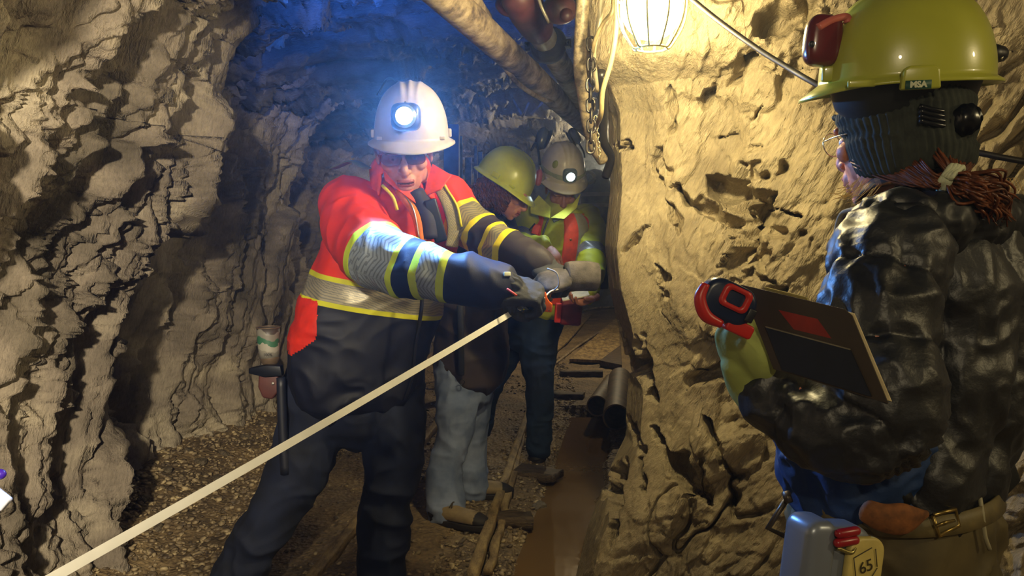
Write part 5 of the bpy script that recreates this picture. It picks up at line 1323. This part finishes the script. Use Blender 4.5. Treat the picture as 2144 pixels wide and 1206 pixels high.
# ================================================================ pipes, hoses, lamp, track and odds and ends
def fittings():
    rust = M('pipe_paint'); v = rust.coords(); n = rust.noise(v, 14, 6, .7)
    rust.col(rust.ramp(n, [(.38, lin('#4f4234')), (.5, lin('#85755c')), (.62, lin('#a6957a'))])); rust.set(Roughness=.6); rust.nrm(rust.bump(rust.noise(v, 90, 4), .5, .004))
    def pipe(name, pts, r, mat, label, cat='pipe', parent=None, n=24, group=None, sub=8):
        L = Loft([(p, rr, rr) for p, rr in zip(pts, r if hasattr(r, '__len__') else [r] * len(pts))], sub=sub, n=n, cap='flat')
        o = mesh_obj(name, L.V, L.Fc, mat, parent)
        return setp(o, label, cat, group) if label else o
    A, B = P(918, -20, 2.28), P(1232, 268, 4.3)
    d = B - A
    o = pipe('water_pipe', [A - d * .25, A + d * .3, A + d * .7, B + d * .05], .052, rust.m, 'thick dusty steel pipe running under the roof past the lamp')
    g = G(); q = A + d * .44; L = Loft([(q - unit(d) * .012, .0545), (q + unit(d) * .012, .0545)], sub=2, n=28); g.add(L.V, L.Fc); g.obj('weld_ring', rust.m, o)
    # smaller pipe alongside the first, above it
    pipe('conduit_pipe', [P(960, -60, 2.35), P(990, 10, 2.55), P(1012, 40, 2.9)], .035, rust.m, 'short pipe end tucked above the thick dusty pipe')
    g = G(); g.tube([P(1040, 118, 2.9), P(1085, 175, 3.05), P(1130, 205, 3.25), P(1158, 216, 3.4)], .010, 10)
    setp(g.obj('sagging_hose', rust.m, None), 'thin hose sagging just below the thick dusty pipe', 'hose')
    # second pipe with coupling and valve
    C1, C2 = P(1102, 20, 2.75), P(1215, 205, 3.75)
    T = empty('valve_pipe', C1, 'steel pipe with black clamp coupling and red-brown valve hanging from the roof', 'pipe')
    dd = C2 - C1
    pipe('pipe_run', [C1 + dd * .25, C1 + dd * .6, C2 + dd * .1], .048, rust.m, None, parent=T)
    rb = plain('valve_red_brown', '#4e2a2a', .45, var=.3, nscale=18, bump=.3, bscale=90)
    L = Loft([(C1 - dd * .10, .062), (C1 + dd * .02, .066), (C1 + dd * .16, .060)], sub=4, n=28); mesh_obj('valve_body', L.V, L.Fc, rb, T)
    L = Loft([(C1 + dd * .14, .050), (C1 + dd * .30, .050)], sub=2, n=28); mesh_obj('spigot', L.V, L.Fc, plain('galvanised', '#9a9484', .35, .5), T)
    q = C1 + dd * .33; u = unit(dd)
    L = Loft([(q - u * .035, .060), (q - u * .02, .070), (q, .072), (q + u * .02, .070), (q + u * .035, .060)], sub=3, n=36)
    V = L.V + (np.array([vnoise(L.V * 30, 2)]).T) * .004
    cp = mesh_obj('clamp_coupling', V, L.Fc, plain('coupling_black', '#1a191c', .45, var=.3), T)
    for sg_ in (-1, 1):
        g = G(); s_ = unit(np.cross(u, [0, 0, 1])) * sg_; g.box(q + s_ * .075, (.034, .028, .03), rotm(u)); g.tube([q + s_ * .082 - u * .035, q + s_ * .082 + u * .035], .006, 8, smooth=False); g.obj('clamp_lug', plain('coupling_black', '#1a191c', .45), cp, bevel=.003)
    for (x, y, Y, r) in ((1070, 8, 2.7, .055), (1172, 20, 2.7, .062)):
        g = G(); g.ell(P(x, y, Y), (r, r * .8, r * .8)); g.ell(P(x + 14, y + 12, Y - .045), (r * .38, r * .35, r * .38)); g.obj('valve_knob', rb, T)
    g = G(); g.tube([P(1125, -20, 2.6), P(1132, 10, 2.6), P(1150, 48, 2.62)], .006, 8); g.obj('valve_wire', plain('galvanised', '#9a9484', .35, .5), T)
    # roof rock bolts plates hidden above; hose hanging down by the pillar
    gr = M('hose_grey'); v = gr.coords(); gr.col(gr.ramp(gr.noise(v, 40, 4, .7), [(.4, lin('#5c5142')), (.6, lin('#9b8c6e'))])); gr.set(Roughness=.5)
    pipe('air_hose', [P(1222, -30, 2.35), P(1217, 60, 2.4), P(1214, 140, 2.45), P(1222, 200, 2.52), P(1232, 265, 2.6), P(1246, 310, 2.66), P(1262, 336, 2.7)], .0205, gr.m, 'thick grey air hose dropping from the roof and bending behind the pillar', 'hose')
    for i, (pts, r, lab) in enumerate([
        ([P(1262, -30, 2.3), P(1254, 50, 2.33), P(1243, 110, 2.36), P(1250, 190, 2.5)], .0075, 'pale glossy cable hanging just right of the thick grey hose'),
        ([P(1282, -30, 2.25), P(1283, 20, 2.25), P(1262, 50, 2.28), P(1244, 90, 2.32), P(1240, 130, 2.4)], .006, 'thin twisted wire crossing the pale glossy cable'),
        ([P(1290, -30, 2.2), P(1290, 60, 2.2), P(1279, 130, 2.24), P(1262, 190, 2.28), P(1258, 240, 2.33), P(1246, 268, 2.45)], .0075, 'buff cable dropping beside the cage lamp to the pillar edge'),
        ([P(1258, 150, 2.5), P(1264, 230, 2.6), P(1262, 290, 2.68), P(1278, 330, 2.75), P(1268, 370, 2.8)], .016, 'dark rubber hose behind the chain')]):
        mt = [plain('cable_pale', '#b8ad90', .3), plain('wire_buff', '#8a7a56', .5), plain('cable_buff', '#9c8a60', .5), plain('rubber_black', '#22201e', .35)][i]
        g = G(); g.tube(pts, r, 12, sub=8); setp(g.obj(['cable', 'wire', 'cable', 'rubber_hose'][i], mt, None), lab, ['cable', 'wire', 'cable', 'hose'][i])
    # chain: one thing with its links
    T = empty('chain', P(1238, 85, 2.4), 'rusty steel chain hanging in front of the grey air hose', 'chain')
    cm = plain('chain_steel', '#4a443c', .35, .7, var=.3)
    first = None
    for i in range(11):
        c = P(1237 + 1.2 * math.sin(i), 92 + 21.5 * i, 2.36)
        h, wv = .0205, .0115
        ax = np.array([1, 0, 0]) if i % 2 == 0 else np.array([0, 1, 0])
        pts = []
        for t in np.linspace(0, 2 * math.pi, 25):
            pts.append(c + ax * wv * math.cos(t) * (1 if abs(math.sin(t)) < .9 else 1) + np.array([0, 0, 1]) * ((h - wv) * np.sign(math.sin(t)) * min(1, abs(math.sin(t)) * 3) + wv * math.sin(t)))
        g = G(); g.tube(pts, .0042, 8, sub=1); g.obj('link', cm, T)
    T = empty('chain', P(1250, 245, 2.5), 'second short bright chain dangling lower beside the bent hose', 'chain')
    for i in range(10):
        c = P(1247 + i * .9, 248 + 9 * i, 2.5); ax = np.array([1, 0, 0]) if i % 2 == 0 else np.array([0, 1, 0])
        g = G(); g.tube([c + ax * .0055 * math.cos(t) + np.array([0, 0, .0095]) * math.sin(t) for t in np.linspace(0, 6.2832, 15)], .0019, 6, sub=1); g.obj('link', plain('chain_bright', '#a89a78', .3, .7), T)
    # cage lamp
    c = P(1365, 30, 1.92)
    T = empty('work_lamp', c, 'glowing work lamp in a wire cage hung on the pale rock pillar', 'lamp')
    k = M('lamp_bulb'); k.b.inputs['Emission Color'].default_value = (1, .82, .38, 1); k.b.inputs['Emission Strength'].default_value = 70; k.col((1, .9, .6, 1))
    g = G(); g.ell(c + np.array([0, 0, .012]), (.074, .074, .074)); b = g.obj('bulb', k.m, T)
    wm = M('cage_wire'); wm.col(lin('#e8d890')); wm.set(Roughness=.3); wm.b.inputs['Metallic'].default_value = .2
    g = G()
    for i in range(10):
        a = i * math.pi / 5; e = np.array([math.cos(a), math.sin(a), 0])
        g.tube([c + e * .062 + np.array([0, 0, .13]), c + e * .085 + np.array([0, 0, .05]), c + e * .080 + np.array([0, 0, -.02]), c + e * .050 + np.array([0, 0, -.075]), c + e * .038 + np.array([0, 0, -.083])], .0027, 8)
    for r, z in ((.085, .04), (.038, -.083), (.062, .13)): g.tube([c + np.array([r * math.cos(t), r * math.sin(t), z]) for t in np.linspace(0, 6.2832, 33)], .0027, 8, sub=1)
    g.obj('cage', wm.m, T)
    L = Loft([(c + np.array([0, 0, .10]), .040), (c + np.array([0, 0, .15]), .040), (c + np.array([0, .02, .20]), .025)], sub=3, n=24); mesh_obj('socket', L.V, L.Fc, plain('socket_black', '#1c1a16', .5), T)
    # black cable across the rock face
    pts = [P(1420, -25, 2.02), P(1500, 40, 1.98), P(1580, 98, 1.92), P(1650, 142, 1.86), P(1712, 178, 1.8), P(1850, 250, 1.72), P(2000, 306, 1.66), P(2080, 326, 1.62), P(2200, 348, 1.58)]
    g = G(); g.tube(pts, .0068, 12, sub=8); setp(g.obj('power_cable', plain('cable_black', '#1d1710', .5), None), 'black power cable slung across the pale rock face behind the quilted jacket', 'cable')
    # ---- track
    wd = M('dusty_wood'); v = wd.coords((3, 1, 3)); n = wd.noise(v, 9, 5, .7)
    wd.col(wd.ramp(n, [(.35, lin('#5d4b30')), (.5, lin('#8a744e')), (.65, lin('#a8905f'))])); wd.set(Roughness=.7); wd.nrm(wd.bump(wd.noise(v, 60, 4), .6, .006))
    dw = M('dark_wood'); v = dw.coords((1, 3, 3)); n = dw.noise(v, 14, 5, .7)
    dw.col(dw.ramp(n, [(.35, lin('#2a2018')), (.6, lin('#5b4a35'))])); dw.set(Roughness=.65); dw.nrm(dw.bump(dw.noise(v, 50, 4), .8, .01))
    def beam(name, p0, p1, w, h, mat, label, cat, z=0, nseg=60, rag=.0035, group=None, seed=1):
        p0 = np.array([p0[0], p0[1], z]); p1 = np.array([p1[0], p1[1], z]); f = unit(p1 - p0); r = np.array([f[1], -f[0], 0])
        V = []; m = 14
        for i in range(nseg + 1):
            p = p0 + (p1 - p0) * i / nseg
            for x, zz in ((-1, 0), (-1, .5), (-1, .85), (-.85, 1), (-.3, 1.02), (.3, 1), (.85, 1), (1, .85), (1, .5), (1, 0)):
                V.append(p + r * x * w / 2 + np.array([0, 0, zz * h]))
        V = np.array(V); k = 10
        V += rag * np.stack([vnoise(V * 11, seed), 0 * V[:, 0], .7 * vnoise(V * 14, seed + 3)], 1)
        Fc = [(i * k + j, i * k + (j + 1) % k, (i + 1) * k + (j + 1) % k, (i + 1) * k + j) for i in range(nseg) for j in range(k)] + [tuple(range(k - 1, -1, -1)), tuple(nseg * k + j for j in range(k))]
        o = mesh_obj(name, V, Fc, mat, None, True); return setp(o, label, cat, group)
    beam('track_rail', FL(985, 1230), FL(1168, 690), .042, .05, wd.m, 'dust-covered rail of the track, right one running between the boots and the ditch', 'rail', z=-.005)
    beam('side_plank', FL(1022, 1206), FL(1096, 918), .034, .028, wd.m, 'narrow split plank lying against the right-hand rail', 'plank', z=0, rag=.012, seed=8)
    beam('track_rail', FL(640, 1240), FL(1040, 735), .042, .045, wd.m, 'dust-covered rail running between the legs of the person in orange', 'rail', z=-.005, seed=5)
    beam('sleeper', FL(1040, 1092), FL(1118, 1092), .10, .045, dw.m, 'dark weathered sleeper stub beside the rail, the nearer one', 'sleeper', z=-.01, rag=.02, nseg=24)
    beam('sleeper', FL(1085, 990), FL(1168, 1000), .13, .04, dw.m, 'dark weathered sleeper stub under the boot by the ditch', 'sleeper', z=-.01, rag=.02, nseg=24, seed=12)
    beam('sleeper', FL(1160, 830), FL(1222, 835), .10, .05, dw.m, 'dark sleeper stub pointing at the open pipe end', 'sleeper', z=-.01, rag=.015, nseg=24, seed=15)
    beam('timber_baulk', FL(1172, 788), FL(1262, 788), .07, .05, dw.m, 'dark square timber lying across below the tan boards', 'timber', z=0, rag=.008, nseg=24, seed=17)
    # boards over the ditch, farther in
    def board(pp, th, mat, label, z=.02, name='board'):
        g = G(); V = [np.array([p[0], p[1], z]) for p in [FL(*q) for q in pp]]; n = len(V); V2 = [p + np.array([0, 0, th]) for p in V]
        g.add(V + V2, [tuple(range(n - 1, -1, -1)), tuple(range(n, 2 * n))] + [(i, (i + 1) % n, n + (i + 1) % n, n + i) for i in range(n)])
        return setp(g.obj(name, mat, None, bevel=.004, smooth=False), label, 'board')
    board([(1192, 762), (1290, 672), (1296, 692), (1300, 766)], .03, wd.m, 'wide tan board lying at the foot of the rock pillar')
    board([(1166, 742), (1172, 700), (1205, 662), (1240, 662), (1190, 720)], .02, wd.m, 'narrower tan board beyond the thin hose on the floor')
    board([(1255, 770), (1300, 735), (1302, 780)], .05, dw.m, 'small dark board corner against the pillar')
    g = G(); g.tube([FL(1160, 768) + [0, 0, .02], FL(1215, 725) + [0, 0, .02], FL(1272, 688) + [0, 0, .02], FL(1300, 672) + [0, 0, .02]], .012, 10); setp(g.obj('floor_hose', rust.m, None), 'thin pipe lying across the tan boards on the floor', 'hose')
    g = G(); g.tube([FL(1205, 664) + [0, 0, .03], FL(1222, 654) + [0, 0, .03], FL(1252, 648) + [0, 0, .03], FL(1290, 646) + [0, 0, .03]], .014, 10); setp(g.obj('floor_hose', rust.m, None), 'curved hose far along the floor beyond the dark red pouch', 'hose')
    # open pipe end by the ditch: hollow
    def hollow(name, p0, p1, r, mat, label):
        f = unit(p1 - p0)
        K = [(p0 + f * .004, r * .86), (p0, r), (p1, r)]
        Lo = Loft([(p0, r), (p1, r)], sub=2, n=36, cap=None); Li = Loft([(p0 + f * .0005, r * .88), (p1, r * .88)], sub=2, n=36, cap=None)
        g = G(); g.add(Lo.V, Lo.Fc); g.add(Li.V, [q[::-1] for q in Li.Fc]); n = 36
        g.add(np.vstack([Lo.V[:n], Li.V[:n]]), [(i, n + i, n + (i + 1) % n, (i + 1) % n) for i in range(n)])
        return setp(g.obj(name, mat, None), label, 'pipe')
    bp = plain('pipe_mud', '#6b5638', .6, var=.25, nscale=14)
    hollow('drain_pipe', P(1250, 850, 5.0), P(1282, 800, 6.0), .070, bp, 'short fat open-ended pipe lying by the ditch, the left of two')
    hollow('drain_pipe', P(1290, 874, 4.7), P(1298, 792, 5.8), .085, bp, 'muddy open-ended pipe beside the pillar foot, the right of two')
    # timber posts and planks leaning far behind
    pw = plain('post_timber', '#5a5060', .8, var=.2, nscale=12, bump=.5, bscale=60); rs = np.random.RandomState(3)
    def post(px, y0, y1, Y, w, lean, label, mat=pw, name='timber_post'):
        a, b = P(px, y1, Y), P(px + lean, y0, Y); a[2] = min(a[2], 0.02) if y1 > 640 else a[2]
        f = unit(b - a); g = G(); L = np.linalg.norm(b - a); g.box((a + b) / 2, (w, L, w), rotm(f, (0, -1, 0)))
        return setp(g.obj(name, mat, None, bevel=.006), label, 'post')
    post(944, 262, 760, 5.6, .11, 2, 'broad dusty timber post just behind the white helmet of the man in orange')
    gw = plain('plank_grey', '#7d7468', .75, var=.3, nscale=18)
    for i, (x, y0, y1, w, l) in enumerate(((966, 285, 470, .035, -2), (977, 330, 470, .055, 4), (996, 305, 450, .028, 0), (1003, 318, 440, .04, 3), (958, 300, 470, .02, 0))):
        o = post(x, y0, y1 + 260, 6.3 + .05 * i, w, l, ['thin lath standing left of the tallest grey plank', 'widest grey plank standing right of the timber post', 'slim bright lath beside the far planks', 'short grey plank nearest to the yellow helmet', 'thinnest dark lath close to the timber post'][i], gw, 'standing_plank'); o['category'] = 'plank'; o['group'] = 'planks leaning behind the crew'
    for i, (x0, y0, x1, y1) in enumerate(((1068, 195, 1092, 240), (1112, 240, 1140, 210), (1094, 244, 1108, 214))):
        g = G(); g.tube([P(x0, y0, 5.6), P(x1, y1, 5.5)], .009, 8, smooth=False); setp(g.obj('lath', gw, None), ['thin splinter of lath on the dark roof, left of the helmets', 'thin splinter of lath on the dark roof right of the others', 'short middle splinter of lath on the dark roof'][i], 'lath', 'splinters on the dark roof')
    # machine head with strapped green drum behind the man in yellow
    T = empty('drum', P(1245, 430, 5.2), 'olive green strapped machine drum standing beyond the man in yellow', 'machine')
    L = Loft([(P(1248, 430, 5.2), .10), (P(1248, 400, 5.2), .115), (P(1246, 385, 5.2), .10)], sub=4, n=32); mesh_obj('body_shell', L.V, L.Fc, plain('drum_olive', '#5c5a2a', .4, var=.2), T)
    for z in (408, 430):
        L = Loft([(P(1248, z + 4, 5.2), .119), (P(1248, z - 4, 5.2), .119)], sub=2, n=32, cap=None); mesh_obj('strap', L.V, L.Fc, plain('strap_pale', '#a89c70', .5), T)
    g = G(); g.tube([P(1232, 372, 5.0) + np.array([.04 * math.cos(t), 0, .035 * math.sin(t)]) for t in np.linspace(0, 6.28, 21)], .012, 10, sub=1); g.obj('ring_handle', plain('ring_brass', '#8a7a40', .35, .6), T)
    g = G(); g.box(P(1248, 520, 5.2), (.16, .12, .55)); g.obj('stand', plain('stand_dark', '#1d1b1a', .6), T, bevel=.01)
    # things on the orange man's belt
    c = P(562, 716, 2.42)
    T = empty('bucket', c, 'battered tin with faded green label hanging at the hip of the person in orange', 'tin')
    bm = M('tin_label'); v = bm.coords(); sz = bm.n('ShaderNodeSeparateXYZ'); bm.l(v, sz.inputs[0])
    nn = bm.noise(v, 18, 3); f = bm.math('ADD', sz.outputs[2], bm.math('MULTIPLY', nn, .06)); z0 = float(c[2])
    bm.col(bm.ramp(bm.math('MULTIPLY', bm.math('SUBTRACT', f, z0 - .05), 7.0), [(0, lin('#77736a')), (.40, lin('#8b877c')), (.52, lin('#2f5a42')), (.66, lin('#6e6a62')), (.82, lin('#3b342f'))], 'CONSTANT')); bm.set(Roughness=.5)
    L = Loft([(c + np.array([.004, 0, -.048]), .032), (c + np.array([0, 0, 0]), .034), (c + np.array([0, 0, .046]), .036)], sub=2, n=40, cap=None)
    V = L.V; o = mesh_obj('tin_wall', V, L.Fc, bm.m, T); m = o.modifiers.new('t', 'SOLIDIFY'); m.thickness = .0015
    g = G(); rg = [c + np.array([.0365 * math.cos(t), .0365 * math.sin(t), .047]) for t in np.linspace(0, 6.2832, 33)]; g.tube(rg, .002, 8, sub=1); g.obj('rim', plain('tin_rim', '#6b5a48', .5, .4), T)
    g = G(); L = Loft([(c + np.array([.004, 0, -.05]), .031), (c + np.array([.004, 0, -.045]), .031)], sub=2, n=32); g.add(L.V, L.Fc); g.obj('tin_bottom', plain('tin_rim', '#6b5a48', .5, .4), T)
    text_mesh('100%', .013, c + np.array([.008, -.0355, -.036]), np.array([1, 0, 0]), np.array([0, 0, 1.]), np.array([0, -1., 0]), plain('label_dark', '#2a2a28', .5, bump=0), 'lettering', T, .0003)
    T = empty('hammer', P(592, 900, 2.40), 'long-handled hammer with dark shaft hanging in a leather loop at the hip', 'hammer')
    g = G(); g.tube([P(588, 790, 2.38), P(592, 900, 2.38), P(598, 992, 2.38)], [.014, .015, .016], 14); g.obj('shaft', plain('shaft_dark', '#181b28', .5), T)
    g = G(); g.prism([(-.07, .012), (-.02, .022), (.03, .02), (.035, -.012), (-.02, -.016), (-.07, -.004)], .028, (P(570, 778, 2.38), (1, 0, 0), (0, 0, 1), (0, -1, 0))); g.obj('head', plain('hammer_steel', '#1c1e26', .4, .6), T, bevel=.003)
    g = G(); g.prism([(-.03, .03), (.03, .03), (.034, -.02), (.01, -.05), (-.02, -.045), (-.034, -.01)], .03, (P(565, 802, 2.39), (1, 0, 0), (0, 0, 1), (0, -1, 0))); hl_ = g.obj('leather_holster', plain('leather_brown', '#4a2420', .6), T, bevel=.006)
    g = G(); g.ell(P(571, 803, 2.37), (.005, .003, .005)); g.obj('rivet', plain('rivet_steel', '#b0a8a0', .3, .8), hl_)
    # white corner of a card at the left edge of the view
    c = P(-8, 1040, .98)
    T = empty('reel_case', c, 'white plastic corner of a reel case with violet top reaching in by the left wall', 'reel case')
    Rr = np.array(Matrix.Rotation(math.radians(40), 3, 'Y'))
    g = G(); g.box(c, (.036, .012, .020), Rr); g.obj('white_body', plain('reel_white', '#c9cde0', .3, bump=0), T, bevel=.003)
    g = G(); g.ell(c + np.array([.006, 0, .030]), (.008, .007, .007)); g.obj('violet_knob', plain('knob_violet', '#3a1f9a', .3, bump=0), T)

def loose_rocks():
    rs = np.random.RandomState(12)
    spots = [((1065, 930), .07, 'pale chunk of rock beside the ditch boards'), ((420, 985), .06, None), ((470, 962), .05, None), ((395, 975), .045, None), ((350, 1015), .06, None), ((455, 1005), .05, None), ((300, 1070), .05, None), ((515, 930), .05, None), ((548, 900), .045, None), ((250, 1130), .06, None), ((330, 1110), .04, None), ((1128, 1050), .035, None), ((1105, 1068), .03, None), ((1150, 1130), .03, None)]
    for i, ((x, y), s, l) in enumerate(spots):
        p = FL(x, y, .03)
        if i == 0: p = FL(1128, 1037, .02)
        o = bent_rock((0, 0, 0), (s * .6, s * .42, s * .25), (.2 * rs.randn(), .2 * rs.randn(), rs.rand() * 3), mat_rockR, 200 + i, 'rock', 'flat flake of slate lying among the gravel by the tunnel wall' if x < 600 else 'small broken stone lying between the rail and the ditch', 'rock', 'slate flakes at the left wall' if x < 600 else 'stones beside the ditch')
        z = float(floor_h(np.array([p[0]]), np.array([p[1]]))[0]); o.location = (p[0], p[1], z + s * .12)
man_orange(); held_things(); woman_dark(); man_yellow(); woman_puffer(); woman_things(); fittings(); loose_rocks()
# ---------------------------------------------------------------- light and camera
def point(name, loc, watts, col, radius=0.05):
    l = bpy.data.lights.new(name, 'POINT'); l.energy = watts; l.color = col; l.shadow_soft_size = radius
    o = bpy.data.objects.new(name, l); COL.objects.link(o); o.location = Vector(loc); return o
def spot(name, loc, to, watts, col, ang=80, blend=.5, radius=.02):
    l = bpy.data.lights.new(name, 'SPOT'); l.energy = watts; l.color = col; l.shadow_soft_size = radius; l.spot_size = math.radians(ang); l.spot_blend = blend
    o = bpy.data.objects.new(name, l); COL.objects.link(o); o.location = Vector(loc)
    o.rotation_euler = (Vector(to) - Vector(loc)).to_track_quat('-Z', 'Y').to_euler(); return o
WARM = (1.0, .82, .42)
point('work_lamp_light', P(1365, 66, 1.98), 75, WARM, .04)
# the next lamps of the string, above and behind the photographer, plus added spot
point('bay_lamp_light', (2.25, .15, 1.95), 34, (1.0, .80, .42), .05)
spot('added_wall_spot', (-.25, -.7, 1.75), (-1.98, 2.6, 1.15), 720, (1.0, .86, .60), 56, .8, .05)  # unseen spot added to light the left wall while missing the figures
point('bay_lamp_light', (.1, -1.0, 2.0), 42, (1.0, .82, .50), .05)
point('far_lamp_light', (1.0, 7.6, 1.95), 80, (1.0, .82, .5), .05)
# cap lamps, plus an added blue spot
hl = P(850, 246, 2.12)
spot('added_blue_spot', P(828, 215, 2.75), P(900, -150, 4.8), 260, (.03, .17, 1.0), 82, .6)  # unseen light added behind the helmet to turn the roof blue
spot('cap_lamp_glow', hl, P(850, 300, 0.5), 60, (.12, .38, 1.0), 165, .2)
spot('cap_lamp_beam', hl, P(960, 560, 1.95), 14, (.45, .70, 1.0), 75, .7)
hl3 = P(1193, 367, 3.83)
spot('cap_lamp_beam', hl3 + np.array([0, -.05, 0]), P(1170, 600, 3.7), 6, (.7, .85, 1.0), 80, .6)
w = bpy.data.worlds.new('World'); SC.world = w; w.use_nodes = True
w.node_tree.nodes['Background'].inputs[0].default_value = (.10, .16, .45, 1); w.node_tree.nodes['Background'].inputs[1].default_value = 0.0
vs = w.node_tree.nodes.new('ShaderNodeVolumeScatter'); vs.inputs['Density'].default_value = .010; vs.inputs['Color'].default_value = (.75, .85, 1, 1); vs.inputs['Anisotropy'].default_value = .8
w.node_tree.links.new(vs.outputs[0], w.node_tree.nodes['World Output'].inputs['Volume'])
cd = bpy.data.cameras.new('Camera'); cam = bpy.data.objects.new('Camera', cd); COL.objects.link(cam)
cam.location = Vector(CAM); cam.rotation_euler = (math.pi / 2 - PITCH, 0, 0)
cd.sensor_width = 36; cd.lens = 36 * F / 2144; cd.clip_start = .02
SC.camera = cam
SC.view_settings.view_transform = 'Standard'; SC.view_settings.look = 'None'; SC.view_settings.gamma = 1; SC.view_settings.use_curve_mapping = False
SC.view_settings.exposure = 0.0
SC.cycles.max_bounces = 3; SC.cycles.volume_bounces = 0; SC.cycles.use_denoising = True; SC.cycles.adaptive_threshold = .05
SC.cycles.sample_clamp_indirect = 4
